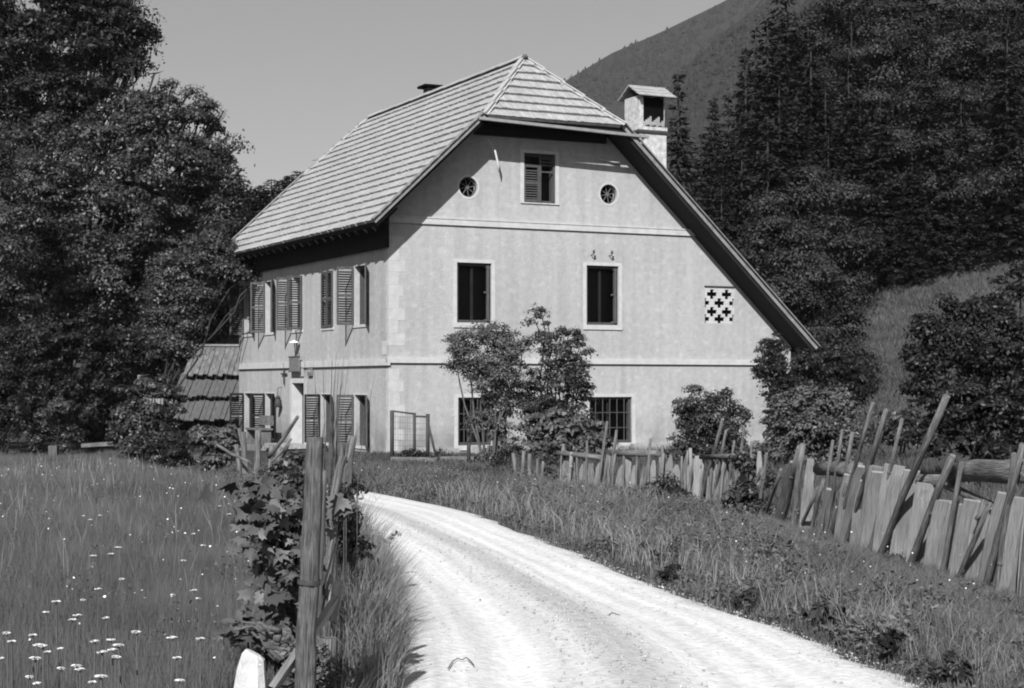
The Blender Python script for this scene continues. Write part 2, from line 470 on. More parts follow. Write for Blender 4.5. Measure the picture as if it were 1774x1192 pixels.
b.box(.9, 11, .9, 11.6, 0.0, 2.2); b.box(.9, 8, .9, 11.6, 2.9, 5.2); b.box(2.3, 5.8, .9, 11, 5.8, 7.6)
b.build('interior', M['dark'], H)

# strings, quoins and window surrounds in pale limewash
b = MB(); b.box(0.002, 8.75, -.05, .02, 5.60, 5.74); b.build('string_course', M['limewash'], H)
b = MB(); b.box(-.06, 11.0, -.06, .02, 2.22, 2.36); b.build('string_course', M['limewash'], H)
b = MB(); b.box(-.06, .02, -.057, 12.15, 2.16, 2.33); b.build('string_course', M['limewash'], H)
b = MB(); b.box(0.002, 8.75, -.065, .02, 5.742, 5.775); b.build('drip_moulding', M['limewash'], H)
QM = mat('faded_limewash', .39, .50, 5, 7, .9, bump=.25, bscale=24, spec=.1)
qb = [[MB(), MB()], [MB(), MB()]]
z = 0.05; k = 0
while z < 5.3:
    hgt = .30 + R.uniform(-.03, .03)
    if not (2.0 < z < 2.5) and z + hgt < 5.55:
        wd = (.40 if k % 2 else .26) + R.uniform(-.03, .03)
        qb[z > 2.2][0].box(-.005, wd, -.005, .0, z, z + hgt - .002)
        qb[z > 2.2][1].box(-.0052, .0, -.0049, .12 if k % 2 else .17, z, z + hgt - .002)
    z += hgt; k += 1
for q_ in qb:
    for b in q_: b.build('quoins', QM, H)
b = MB()
for k in range(9):
    z = 2.6 + k * .32; wd = .36 if k % 2 else .22
    b.box(8.62 - wd, 8.62, -.004, .01, z, z + .318)
b.build('quoins', mat('worn_limewash', .36, .44, 5, 7, .9, bump=.25, bscale=24, spec=.1), H)


def surround(fn, u0, u1, z0, z1, wdt, proud, sill=None):
    b = MB()
    def bx(a, c, d, e, pr=proud):
        P = [fn(a, d, -pr), fn(c, d, -pr), fn(c, e, -pr), fn(a, e, -pr)]; Q = [fn(a, d, .01), fn(c, d, .01), fn(c, e, .01), fn(a, e, .01)]
        b.quad(P)
        for i in range(4): b.quad([P[i], P[(i + 1) % 4], Q[(i + 1) % 4], Q[i]])
    bx(u0 - wdt, u0 + .002, z0 - .002, z1); bx(u1 - .002, u1 + wdt, z0 - .002, z1); bx(u0 - wdt, u1 + wdt, z1 - .002, z1 + wdt * .8)
    if sill: bx(u0 - wdt, u1 + wdt, z0 - sill, z0, proud + .02)
    return b


def fbox(b, fn, u0, u1, z0, z1, k0, k1):
    P = [Vector(fn(u, z, k)) for k in (k0, k1) for z in (z0, z1) for u in (u0, u1)]
    for q in ((0, 1, 3, 2), (4, 6, 7, 5), (0, 4, 5, 1), (2, 3, 7, 6), (0, 2, 6, 4), (1, 5, 7, 3)): b.quad([P[i] for i in q])


def window(fn, u0, u1, z0, z1, bars=0, deep=.12, mull=True, open_right=False, sur=.1, sill=.12, proud=.012):
    fr = MB(); t = .07
    fbox(fr, fn, u0, u0 + t, z0, z1, deep - .06, deep + .05); fbox(fr, fn, u1 - t, u1, z0, z1, deep - .06, deep + .05)
    fbox(fr, fn, u0 + t, u1 - t, z1 - t, z1, deep - .06, deep + .05); fbox(fr, fn, u0 + t, u1 - t, z0, z0 + t, deep - .06, deep + .05)
    W = fr.build('window', M['frame'], H)
    p = MB(); fbox(p, fn, u0 + t, u1 - t, z0 + t, z1 - t, deep + .075, deep + .08)
    p.build('pane', M['pane'], W)
    if mull:
        s_ = MB(); c = (u0 + u1) / 2
        fbox(s_, fn, c - .03, c + .03, z0 + t, z1 - t, deep + .02, deep + .07)
        s_.build('sash', M['soffit'], W)
    if bars:
        g = MB(); n = bars
        for k in range(1, n): 
            u = u0 + (u1 - u0) * k / n
            fbox(g, fn, u - .009, u + .009, z0, z1, .04, .058)
        for zz in (.33, .66):
            z = z0 + (z1 - z0) * zz
            fbox(g, fn, u0, u1, z - .009, z + .009, .059, .072)
        g.build('grille', M['ironlight'], W)
    surround(fn, u0, u1, z0, z1, sur, proud, sill).build('surround', M['limewash'], W)
    return W


W1 = window(front, *WF['ul']); W2 = window(front, *WF['ur'])
for W_, (u0, u1, z0, z1) in ((W1, WF['ul']), (W2, WF['ur'])):   # one casement stands open on the right
    c = MB(); c.bar((u1 - .10, .10, z0 + .75), (u1 - .10, .10, z0 + .76), .01, .01)
    k = MB()
    for (a0, a1) in ((0, .05), (.25, .30)):
        k.box(u1 - .12, u1 - .075, -.02 + a0, -.02 + a1 + .0, z0 + .05, z1 - .06)
    for zz in (z0 + .05, (z0 + z1) / 2, z1 - .11): k.box(u1 - .12, u1 - .075, .03, .23, zz, zz + .05)
    k.build('casement', M['wood_dark'], W_)
window(front, *WF['ll'], bars=5); window(front, *WF['lr'], bars=6)


def louvre(width, height, m, W_, name='shutter', holes=False):
    """a louvred leaf, hinged at x=0, lying in the XZ plane"""
    b = MB(); t = .05
    b.box(0, t, -.018, .018, 0, height); b.box(width - t, width, -.018, .018, 0, height)
    for z0 in (0, height * .5 - .03, height - .07): b.box(t, width - t, -.016, .016, z0, z0 + .07)
    z = .10
    while z < height - .1:
        if abs(z - height * .5) > .05:
            Mx = Matrix.Translation((0, 0, z)) @ Matrix.Rotation(math.radians(38), 4, 'X')
            b.box(t, width - t, -.024, .024, -.005, .005, Mx)
        z += .062
    return b.build(name, m, W_)


# attic window: louvred shutters, the right leaf half broken
u0, u1, z0, z1 = WF['at']
Wa = window(front, u0, u1, z0, z1, deep=.16, mull=False, sur=.10, sill=.03)
hw = (u1 - u0) / 2
s_ = louvre(hw - .01, z1 - z0 - .3, M['shutter'], Wa); s_.location = (u0 + .01, .03, z0 + .02)
b = MB(); b.box(0, .05, -.018, .018, 0, 1.2); b.box(hw - .06, hw - .01, -.018, .018, 0, 1.2)
for z in (0.92, 1.0, 1.08, .75): b.box(.05, hw - .06, -.02, .02, z, z + .035)
s_ = b.build('shutter', M['shutter'], Wa, 'louvred shutter with broken slats'); s_.location = (u0 + hw, .03, z0 + .02)
# round attic windows: rosettes of spokes
for (x, z, r) in RO:
    b = MB(); n = 24
    for k in range(n):
        a0, a1 = 2 * math.pi * k / n, 2 * math.pi * (k + 1) / n
        p = lambda a, q, y: (x + q * math.cos(a), y, z + q * math.sin(a))
        b.quad([p(a0, r * .86, .08), p(a1, r * .86, .08), p(a1, r + .002, .08), p(a0, r + .002, .08)])
    W_ = b.build('round_window', M['frame'], H)
    b = MB()
    for k in range(8):
        a = math.pi * k / 4 + .2
        b.bar((x + .06 * math.cos(a), .09, z + .06 * math.sin(a)), (x + r * .88 * math.cos(a), .09, z + r * .88 * math.sin(a)), .017, .02, (0, 1, 0))
    b.tube([(x, .07, z), (x, .10, z)], .055, 12)
    b.build('spokes', mat('grey_spokes', .09, .14, 20), W_)
    b = MB(); b.quad([(x - r, .22, z - r), (x + r, .22, z - r), (x + r, .22, z + r), (x - r, .22, z + r)]); b.build('pane', M['dark'], W_)
    b = MB()
    for k in range(n):
        a0, a1 = 2 * math.pi * k / n, 2 * math.pi * (k + 1) / n
        b.quad([p(a0, r, -.008), p(a1, r, -.008), p(a1, r + .05, -.008), p(a0, r + .05, -.008)])
        b.quad([p(a0, r + .05, -.008), p(a1, r + .05, -.008), p(a1, r + .05, .01), p(a0, r + .05, .01)])
    b.build('surround', M['limewash'], W_)
# pierced brick vent of crosses
x0, x1, z0, z1 = VENT
b = MB(); cw, ch = (x1 - x0) / 2.0, (z1 - z0) / 4.0


def cross(cx, cz):
    a, l = .05, .125; ax, lx = .058, .155
    P = [(-ax, -l), (ax, -l), (ax, -a), (lx, -a), (lx, a), (ax, a), (ax, l), (-ax, l), (-ax, a), (-lx, a), (-lx, -a), (-ax, -a)]
    out = []
    for (u, v) in P:
        q = (min(max(cx + u, x0 + .004), x1 - .004), min(max(cz + v, z0 + .004), z1 - .004))
        if not out or (abs(out[-1][0] - q[0]) + abs(out[-1][1] - q[1])) > 1e-4: out.append(q)
    return out


hl = []
for r in range(4):
    cz = z1 - .19 - r * ch * .97
    xs_ = [x0 + cw * .5, x0 + cw * 1.5] if r % 2 == 0 else [x0 + .0, x0 + cw, x1 - .0]
    for cx in xs_:
        c_ = cross(cx, cz - (.0 if r < 3 else -.04))
        if cx == x0: c_ = [p for p in c_ if True]
        hl.append(c_)
loops = [[Vector((p[0], p[1], 0)) for p in rect(x0, x1, z0, z1)]] + [[Vector((p[0], p[1], 0)) for p in h] for h in hl]
flat = [p for l in loops for p in l]
for t in tessellate_polygon(loops): b.quad([front(flat[i][0], flat[i][1], .015) for i in t], [(0, 0)] * 3)
for h in hl:
    for i in range(len(h)):
        p, q = h[i], h[(i + 1) % len(h)]; b.quad([front(*p, .015), front(*q, .015), front(*q, .06), front(*p, .06)])
V_ = b.build('pierced_vent', M['limewash'], H)
b = MB(); b.quad([front(x0, z0, .12), front(x1, z0, .12), front(x1, z1, .12), front(x0, z1, .12)]); b.build('backing', M['dark'], V_)
b = MB(); b.box(x0 - .02, x1 + .02, -.02, .01, z1, z1 + .03); b.build('lintel', M['frame'], V_)


# windows of the long wall with open shutters
def side_window(u0, u1, z0, z1, near=None, far=None, closed=False, dark=False):
    W_ = window(side, u0, u1, z0, z1, deep=.2, sur=.05, sill=.07, proud=.005)
    wl = (u1 - u0) / 2; h = z1 - z0
    mm = M['soffit'] if dark else M['shutter']
    if closed:
        for k in (0, 1):
            s_ = louvre(wl - .01, h, mm, W_); s_.rotation_euler = (0, 0, math.radians(90)); s_.location = (-.03, u0 + k * wl + .005, z0)
    # leaf local x axis points away from its hinge; rz=90 would run along +Y, 180 stands out from the wall
    if far is not None:
        s_ = louvre(wl, h, mm, W_); s_.rotation_euler = (0, 0, math.radians(far)); s_.location = (-.03, u1, z0)
    if near is not None:
        s_ = louvre(wl, h, mm, W_); s_.rotation_euler = (0, 0, math.radians(near)); s_.location = (-.03, u0, z0)
    return W_


UZ = (3.20, 4.68); LZ = (.16, 1.44)
side_window(*SU[0], *UZ, near=-112, far=168)
side_window(*SU[1], *UZ, closed=True)
side_window(*SU[2], *UZ, near=-178, far=165)
side_window(*SU[3], *UZ, near=-118, far=150)
side_window(*SU[4], *UZ, near=-112, far=166)
side_window(*SLW[0], *LZ, near=-108, far=166)
side_window(*SLW[1], *LZ, near=-112, far=178, dark=True)
side_window(*SLW[2], *LZ, near=-115, far=172, dark=True)
side_window(*SLW[3], *LZ, near=-110, far=165, dark=True)
b = surround(side, DOOR[0], DOOR[1], 0.0, DOOR[3], .16, .03)
fr_ = b.build('door_surround', M['limewash'], H)
b = MB(); fbox(b, side, DOOR[0], DOOR[1], 0, 1.74, .27, .3); d_ = b.build('door', M['wood_dark'], H)
b = MB(); fbox(b, side, DOOR[0] + .12, DOOR[0] + .16, .85, .98, .23, .268); b.build('handle', M['ironlight'], d_)
b = MB(); b.box(-.75, .0, DOOR[0] - .2, DOOR[1] + .2, -.05, .07); b.build('doorstep', M['rubble'], H)
b = MB()                                               # white inner reveal of the doorway
fbox(b, side, DOOR[1] - .03, DOOR[1] - .004, 0, 1.73, .003, .265); fbox(b, side, DOOR[0] + .004, DOOR[0] + .03, 0, 1.73, .003, .265)
b.build('door_jamb', M['limewash'], H)


# roof: true courses of shingles
def slope_course(b, p_of, s0, s1, ranges, lift, rnd, sw=(.11, .2)):
    a, c = ranges
    if c - a < .06: return
    y = a
    while y < c - 1e-4:
        y2 = min(c, y + rnd.uniform(*sw))
        if c - y2 < .05: y2 = c
        j = rnd.uniform(-.0018, .0018); lf = lift * rnd.uniform(.9, 1.1)
        g = .004
        P = [p_of(y + g, s0 + j, lf), p_of(y2 - g, s0 + j, lf), p_of(y2 - g, s1, .012), p_of(y + g, s1, .012)]
        Q = [p_of(y + g, s0 + j, -.005), p_of(y2 - g, s0 + j, -.005)]
        i = len(b.v); b.v += [tuple(q) for q in P + Q]
        for f in ((0, 1, 2, 3), (4, 5, 1, 0), (4, 0, 3), (1, 5, 2)):
            b.f.append(tuple(i + k for k in f)); b.uv.append([(0, 0)] * len(f)); b.sm.append(False)
        y = y2


NL = 19
rn = random.Random(3)
nL = Vector((-SLL, 0, 1)).normalized(); nRt = Vector((SLR, 0, 1)).normalized()


def yr(z):
    """extent of the main slopes along the ridge at height z (the half hips cut them)"""
    f = max(0, (z - ZH) / (ZR - ZH))
    return YF + f * (YRF - YF), YB - f * (YB - YRB)


for (xe, ze, sl, nrm, n, nm) in ((EL, ZEL, SLL, nL, NL, 'roof_slope'), (ER, ZER, -SLR, nRt, 31, 'roof_slope')):
    b = MB(); dx = XR - xe
    def pof(y, s, lf, xe=xe, dx=dx, ze=ze, nrm=nrm):
        x = xe + dx * s; z = ze + (ZR - ze) * s
        return Vector((x, y, z)) + nrm * lf
    for i in range(n):
        s0, s1 = i / n, (i + 1) / n + .012
        z = ze + (ZR - ze) * (s0 + .5 / n)
        slope_course(b, pof, s0, min(s1, 1.0), yr(z), .072, rn)
    rs = b.build(nm, M['shingle'], H)
    b = MB()                                             # board deck under the shingles
    zz = [ze - .02, ZH, ZR - .02] if ze < ZH else None
    outl = [(YF + .02, ze), (YB - .02, ze), (YB - .02, ZH), (YRB, ZR), (YRF, ZR), (YF + .02, ZH)]
    P = []
    for (y, z) in outl:
        s = (z - ze) / (ZR - ze); P.append(Vector((xe + dx * s, y, z)) - nrm * .03)
    Q = [p - nrm * .09 for p in P]
    b.quad(P); b.quad(list(reversed(Q)))
    for i in range(6): b.quad([P[i], P[(i + 1) % 6], Q[(i + 1) % 6], Q[i]])
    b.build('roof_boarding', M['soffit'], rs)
# half hips, front and rear
for sgn, y0, yr0, nm in ((1, YF, YRF, 'half_hip'), (-1, YB, YRB, 'half_hip')):
    b = MB(); n = 8; yd = yr0 - y0
    nh = Vector((0, -sgn * (ZR - ZH), abs(yd))).normalized()
    xl0, xr0 = XR - (ZR - ZH) / SLL, XR + (ZR - ZH) / SLR
    ze = ZH - .05; ye = y0 - sgn * .04
    def pofh(x, s, lf, ye=ye, ze=ze, yr0=yr0, nh=nh): return Vector((x, ye + (yr0 - ye) * s, ze + (ZR - ze) * s)) + nh * lf
    for i in range(n):
        s0, s1 = i / n, min(1, (i + 1) / n + .03); f = max(0, (i + .35) / n)
        slope_course(b, pofh, s0, s1, (xl0 + (XR - xl0) * f + .0, xr0 - (xr0 - XR) * f), .095, rn, (.08, .14))
    hh = b.build(nm, M['shingle'], H)
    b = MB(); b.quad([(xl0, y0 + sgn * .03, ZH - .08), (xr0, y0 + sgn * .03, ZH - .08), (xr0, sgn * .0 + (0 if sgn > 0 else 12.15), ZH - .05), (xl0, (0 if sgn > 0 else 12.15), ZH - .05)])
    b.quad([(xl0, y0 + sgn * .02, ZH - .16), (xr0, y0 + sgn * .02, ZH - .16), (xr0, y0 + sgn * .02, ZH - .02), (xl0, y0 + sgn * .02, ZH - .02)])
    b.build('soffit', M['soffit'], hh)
    b = MB()                                             # pale capping boards up the hips
    for (xa, nn) in ((xl0, nL), (xr0, nRt)):
        p0 = Vector((xa, y0 - sgn * .05, ZH - .04)); p1 = Vector((XR, yr0, ZR))
        k = 5
        for i in range(k):
            a = p0.lerp(p1, i / k - .004); c = p0.lerp(p1, (i + 1) / k + .02)
            b.bar(a + nn * .085 + Vector((0, 0, .012)), c + nn * .06, .22, .025, nn)
            b.bar(a + nh * .085 + Vector((0, 0, .012)), c + nh * .06, .12, .025, nh)
    b.build('hip_boards', M['roofboard'], hh)
b = MB()
for i in range(9):
    ya = YRF + (YRB - YRF) * i / 9; yb = YRF + (YRB - YRF) * (i + 1) / 9
    b.bar((XR - .07, ya, ZR + .07), (XR - .07, yb - .01, ZR + .055), .15, .025, nL); b.bar((XR + .07, ya, ZR + .05), (XR + .07, yb - .01, ZR + .05), .15, .025, nRt)
b.build('ridge_boards', M['shingle'], H)
b = MB(); b.tube([(XR, YRF - .1, ZR + .03), (XR, YRF - .1, ZR + .12)], [.1, .05], 8); b.build('finial', M['wood_dark'], H)
# verge boards down the gable edge
vm = mat('verge_wood', .16, .28, 6, 5, .85)
for (xa, za, nn) in ((EL, ZEL, nL), (ER, ZER, nRt)):
    xh = XR - (ZR - ZH) / SLL if xa < XR else XR + (ZR - ZH) / SLR
    for y in (YF - .02, YB + .02):
        b = MB()
        b.bar(Vector((xa, y, za)) - nn * .0, Vector((xh, y, ZH)) - nn * .0, .03, .08, nn)
        b.bar(Vector((xa, y, za)) + nn * .09, Vector((xh, y, ZH)) + nn * .09, .14, .025, nn)
        b.build('verge_board', vm, H)
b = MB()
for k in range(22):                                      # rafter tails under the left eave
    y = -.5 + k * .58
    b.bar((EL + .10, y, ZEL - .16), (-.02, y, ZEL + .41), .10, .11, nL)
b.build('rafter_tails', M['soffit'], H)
b = MB(); b.box(-.13, -.004, -.05, 12.14, 5.0, 5.62); b.build('eave_shade_strip', M['soffit'], H)  # near-black strip added for the deep eave shadow on the wall
b = MB(); b.box(2.25, 5.95, -.11, -.004, 7.86, 8.14); b.build('added_soffit_strip', M['soffit'], H)  # dark strip added on the wall to widen the soffit's black band
# gutters
b = MB(); b.bar((2.0, YF - .06, ZH - .09), (6.75, YF - .06, ZH - .24), .10, .07); b.bar((6.62, YF - .06, ZH - .24), (6.54, YF - .02, ZH - .44), .06, .05, (0, 1, 0))
b.build('gutter', mat('gutter_wood', .2, .3, 8, 4), H)
# chimneys
def chimney_top():
    c = MB(); x0, x1, y0, y1 = 8.74, 9.62, 3.0, 3.82; dz = 1.16
    c.box(x0, x1, y0, y1, 5.0, 8.74)                     # shaft
    c.box(x0, x0 + .13, y0, y1, 8.92, 9.78); c.box(x1 - .06, x1, y0 + .1, y1, 8.92, 9.78)
    c.box(x0 + .13, x1 - .1, y1 - .12, y1, 8.92, 9.78)
    c.box(x0 - .02, x1 + .02, y0 - .02, y1 + .02, 8.822, 8.92)
    o = c.build('chimney', M['brick'], H, 'tall whitewashed chimney with little gabled cap')
    c = MB(); c.box(x0 - .05, x1 + .05, y0 - .05, y1 + .05, 8.742, 8.82); c.build('ledge', M['iron'], o)
    c = MB()
    for k in range(10): c.box(x0 + .14 + k * .066, x0 + .19 + k * .066, y0 - .012, y0 + .02, 8.93 + .02 * (k % 3), 9.06 + .05 * ((k * 5) % 4))
    c.build('slats', M['rubble'], o)
    c = MB(); c.box(x0 + .131, x1 - .061, y0 + .05, y1 - .13, 8.922, 9.74); c.build('flue', M['dark'], o)
    yc = (y0 + y1) / 2
    c = MB()
    for (ya, s) in ((y0 - .24, 1), (y1 + .2, -1)):
        nn = Vector((0, -s * .55, 1)).normalized()
        for i in range(3):
            f0, f1 = i / 3, (i + 1) / 3 + .05
            p0 = Vector((0, ya + (yc - ya) * f0, 9.72 + .36 * f0)); p1 = Vector((0, ya + (yc - ya) * f1, 9.72 + .36 * f1))
            k = x0 - .12
            while k < x1 + .1:
                c.bar(Vector((k + .06, p0.y, p0.z + .035)), Vector((k + .06, p1.y, p1.z + .01)), .115, .025, nn); k += .12
    c.build('cap', M['shingle'], o)
    c = MB(); c.quad([(x0, y0, 9.781), (x0, y1, 9.781), (x0, yc, 10.0)]); c.build('cap_gable', M['soffit'], o); c = MB(); c.quad([(x1, y0, 9.781), (x1, y1, 9.781), (x1, yc, 10.0)]); c.build('cap_gable', M['soffit'], o)
chimney_top()
c = MB(); c.box(4.38, 4.70, 7.8, 8.12, 9.2, 10.42); o = c.build('chimney', M['wood_dark'], H, 'low dark chimney behind the ridge')
c = MB(); c.box(4.24, 4.84, 7.66, 8.26, 10.421, 10.49); c.build('cap', M['dark'], o)
# shed dormer on the rear of the long slope, board cheek
b = MB()
ya, yb = 2.8, 6.2; xt, xb = 9.35, 11.9
zt, zb = roofz(xt) + .05, roofz(xb) + .95
for k in range(14):
    x = xt + (xb - xt) * k / 14; x2 = xt + (xb - xt) * (k + 1) / 14 - .012
    f = lambda q: zt + (zb - zt) * (q - xt) / (xb - xt)
    b.quad([(x, ya - .004 * (k % 2), roofz(x) - .1), (x2, ya - .004 * (k % 2), roofz(x2) - .1), (x2, ya - .004 * (k % 2), f(x2)), (x, ya - .004 * (k % 2), f(x))])
dm = b.build('dormer', M['wood_dark'], H)
b = MB(); Mx = (zb - zt) / (xb - xt); nn = Vector((-Mx, 0, 1)).normalized()
b.bar((xt - .05, (ya + yb) / 2, zt + .03), (xb + .15, (ya + yb) / 2, zb + .03), yb - ya + .2, .05, nn); b.build('dormer_roof', M['shingle'], dm)
b = MB(); b.box(xb - .03, xb, ya, yb, roofz(xb) - .1, zb); b.build('dormer_front', M['wood_dark'], dm)
b = MB(); b.tube([(9.5, 3.6, roofz(9.5) - .2), (9.5, 3.6, roofz(9.5) + .62)], .05, 8); b.build('vent_pipe', M['white'], H)
# small fittings of the gable, plus one made-up streak of sun
b = MB(); b.tube([(2.75, -.02, 7.35), (2.65, -.28, 7.55), (2.45, -.4, 7.72)], .013, 6); b.tube([(2.72, -.24, 7.48), (2.82, -.24, 7.1), (2.84, -.22, 6.95)], [.022, .03, .012], 7)
b.build('bracket_and_sun_streak', M['limewash'], H)
b = MB(); b.tube([(5.75, -.03, 7.46), (6.35, -.06, 7.38)], [.015, .035], 6); b.build('bracket_and_sun_streak', M['limewash'], H)  # pale rod added in place of a streak of sun through the gutter gap
for x in (5.55, 6.08):
    b = MB(); b.tube([(x, .0, 5.0), (x, -.12, 5.0), (x + .01, -.14, 5.05)], .013, 6); b.tube([(x + .01, -.14, 5.04), (x + .01, -.14, 5.12)], [.032, .022], 8); b.build('insulator', M['iron'], H)
b = MB(); b.box(-.009, -.0055, .10, .42, 2.42, 2.75); b.build('wall_plaque', M['limewash'], H)
# low stone footing under the gable
b = MB()
x = .1
while x < 11.5:
    wd = R.uniform(.2, .5); hh_ = R.uniform(.08, .2)
    b.box(x, x + wd, -.28 + R.uniform(-.05, .05), -.02, -.2, hh_); x += wd + R.uniform(.01, .4)
b.build('footing', M['rubble'], H)


# things hung on the long wall
def hung(name, u, z, label, cat):
    o = empty(name, to_world(-.02, u, z), A); return tag(o, label, cat)
o = hung('sign_board', 6.62, 2.05, 'square grey painted board above the farmhouse door', 'sign')
b = MB(); b.box(-.12, -.08, -.40, .40, .02, .40); b.build('board', M['sign'], o)
b = MB(); b.box(-.135, -.08, -.43, .43, .401, .43); b.box(-.135, -.08, -.43, .43, -.01, .019); b.build('frame', M['wood_dark'], o)
b = MB(); b.bar((.02, -.3, .3), (-.079, -.3, .3), .03, .03); b.bar((.02, .3, .3), (-.079, .3, .3), .03, .03); b.build('bracket', M['iron'], o)
o = hung('wall_lamp', 6.5, 2.55, 'white shaded lamp on a thin stem over the grey board', 'lamp')
b = MB(); b.tube([(0, 0, 0), (-.12, 0, .02), (-.14, 0, .30)], .014, 6); b.build('stem', M['iron'], o)
b = MB(); b.tube([(-.15, .0, .29), (-.15, 0, .31), (-.15, 0, .36)], [.15, .13, .03], 12); b.build('lamp_shade', M['white'], o)
o = hung('notice', 6.6, 1.92, 'pale notice strip between door lintel and grey board', 'sign')
b = MB(); b.box(-.03, -.004, -.48, .48, .0, .22); b.build('panel', M['signpale'], o)
o = hung('plate', 5.55, 1.93, 'small dark plate on plaster right of the door lintel', 'sign')
b = MB(); b.box(-.045, -.004, -.17, .17, 0, .21); b.build('panel', M['sign'], o)
b = MB(); b.box(-.049, -.0455, -.12, .12, .11, .15); b.build('line', M['signpale'], o)
o = hung('wall_cross', 7.75, 1.95, 'small iron cross ornament on plaster left of the door', 'ornament')
b = MB(); b.box(-.04, -.01, -.02, .02, -.25, .35); b.box(-.041, -.011, -.24, .24, .03, .07); b.build('arms', M['iron'], o)
o = hung('lantern', 8.05, 1.05, 'triangular dark lantern hanging on the wall beside the door', 'lantern')
b = MB(); b.tube([(-.1, 0, 0), (-.1, 0, .26)], [.13, .06], 6); b.build('body', M['iron'], o)
b = MB(); b.tube([(-.1, 0, .26), (-.1, 0, .34)], [.085, .02], 6); b.build('cap', M['iron'], o)
b = MB(); b.tube([(-.1, 0, .33), (-.1, 0, .55), (0, 0, .57)], .012, 5); b.build('hook', M['iron'], o)
o = empty('garden_bench', to_world(-.65, 8.15, 0), A); tag(o, 'plain wooden bench against the wall beyond the door', 'bench')
b = MB(); b.box(-.22, .22, -.6, .6, .42, .47); b.build('seat', M['wood'], o)
for yy in (-.5, .5):
    b = MB(); b.box(-.18, .18, yy - .04, yy + .04, 0, .418); b.build('leg', M['wood'], o)
b = MB(); b.box(.2, .24, -.6, .6, .55, .82); b.build('backrest', M['wood'], o)

# ------------------------------------------------------------------ foliage
def unit(v): return v / np.maximum(1e-9, np.linalg.norm(v, axis=-1, keepdims=True))


def leaves(P, N, size, aspect=.55, rnd=NP):
    """kite shaped leaves at P facing N"""
    n = len(P); N = unit(N)
    T = rnd.normal(size=(n, 3)); T[:, 2] -= .5; T = unit(T - N * (T * N).sum(1, keepdims=True)); B = np.cross(N, T)
    s = (size * rnd.uniform(.65, 1.3, n))[:, None]
    v = np.stack([P - T * s * .5, P + B * s * aspect * .5 - N * s * .06, P + T * s * .55, P - B * s * aspect * .5 - N * s * .06], 1).reshape(-1, 3)
    return v, np.arange(n * 4).reshape(-1, 4)


def clumps_in(blobs, n, shell=.45, rnd=NP):
    w_ = np.array([b[1] * b[2] * b[3] for b in [(0,) + tuple(q[1]) for q in blobs]]) ** .7
    pick = rnd.choice(len(blobs), n, p=w_ / w_.sum())
    c = np.array([q[0] for q in blobs], float)[pick]; r = np.array([q[1] for q in blobs], float)[pick]
    dv = unit(rnd.normal(size=(n, 3))); rad = (shell + (1 - shell) * rnd.uniform(0, 1, n) ** .6)[:, None] * rnd.uniform(.85, 1.12, n)[:, None]
    return c + dv * r * rad, dv


def crown_mesh(name, blobs, n_cl, per, cl_r, leaf, m, parent, rnd=NP, shell=.45, flat=.5, up=.75, group=1.0):
    n_cl = max(4, int(n_cl / group))
    C_, D_ = clumps_in(blobs, n_cl, shell, rnd)
    k = rnd.poisson(per * group, n_cl); ci = np.repeat(np.arange(n_cl), k); n = len(ci)
    od = unit(rnd.normal(size=(n, 3))); rr = rnd.uniform(0, 1, n) ** .42
    big = rnd.uniform(.55, 1.35, n_cl)[ci]
    strg = (rnd.uniform(0, 1, n) < .17) * rnd.uniform(0, .6, n)          # a few leaves straggle past the rim
    off = od * (rr * (1 + strg) * big * cl_r * 1.55)[:, None] * np.array([1, 1, flat])
    off[:, 2] -= (off[:, 0] ** 2 + off[:, 1] ** 2) / cl_r * .2           # each spray droops at its rim
    P = C_[ci] + off
    tilt = rnd.normal(size=(n_cl, 3)) * .22
    N = D_[ci] * .2 + od * .75 + tilt[ci] + rnd.normal(size=(n, 3)) * .33 + np.array([0, 0, up * .5])
    v, f = leaves(P, N, leaf, rnd=rnd)
    return mesh_np(name, v, f, m, parent), C_


def limb(b, p0, p1, r0, r1, rnd, sag=.1, n=5, sides=6):
    p0, p1 = Vector(p0), Vector(p1); L = (p1 - p0).length; pts = []; rr_ = []
    for i in range(n + 1):
        f = i / n; p = p0.lerp(p1, f)
        if 0 < i < n: p += Vector((rnd.uniform(-1, 1), rnd.uniform(-1, 1), rnd.uniform(-.4, 1))) * L * sag * .35
        pts.append(p); rr_.append(r0 + (r1 - r0) * f)
    b.tube(pts, rr_, sides, rough=.08, rnd=rnd)
    return pts


def broadleaf(name, base, height, blobs, label, cat='tree', n_cl=700, per=45, cl_r=.32, leaf=.17, m='leaf', trunk_r=.28, seed=1, shell=.45, group=None, lean=(0, 0), twigs=6):
    """blobs are local to the foot of the trunk"""
    rnd = random.Random(seed); npr = np.random.RandomState(seed)
    t = empty(name, base); tag(t, label, cat, group)
    _, C_ = crown_mesh('crown', blobs, n_cl, per * 1.35, cl_r * 1.25, leaf * .74, M[m], t, npr, .55, .42, 1.0, 3.4)
    b = MB(); top = Vector((lean[0], lean[1], height * .62))
    tp = limb(b, (0, 0, -.2), top, trunk_r, trunk_r * .4, rnd, .06, 7, 9)
    for (c, r) in blobs:
        s = tp[rnd.randint(2, 6)]
        q = limb(b, s, c, trunk_r * .34, .03, rnd, .15, 5)
        for _ in range(twigs):
            dv = Vector(npr.normal(size=3)).normalized()
            e = Vector(c) + Vector((dv.x * r[0], dv.y * r[1], dv.z * r[2])) * .92
            limb(b, q[rnd.randint(2, 5)], e, .035, .008, rnd, .12, 4, 5)
    b.build('trunk', M['bark'], t)
    return t


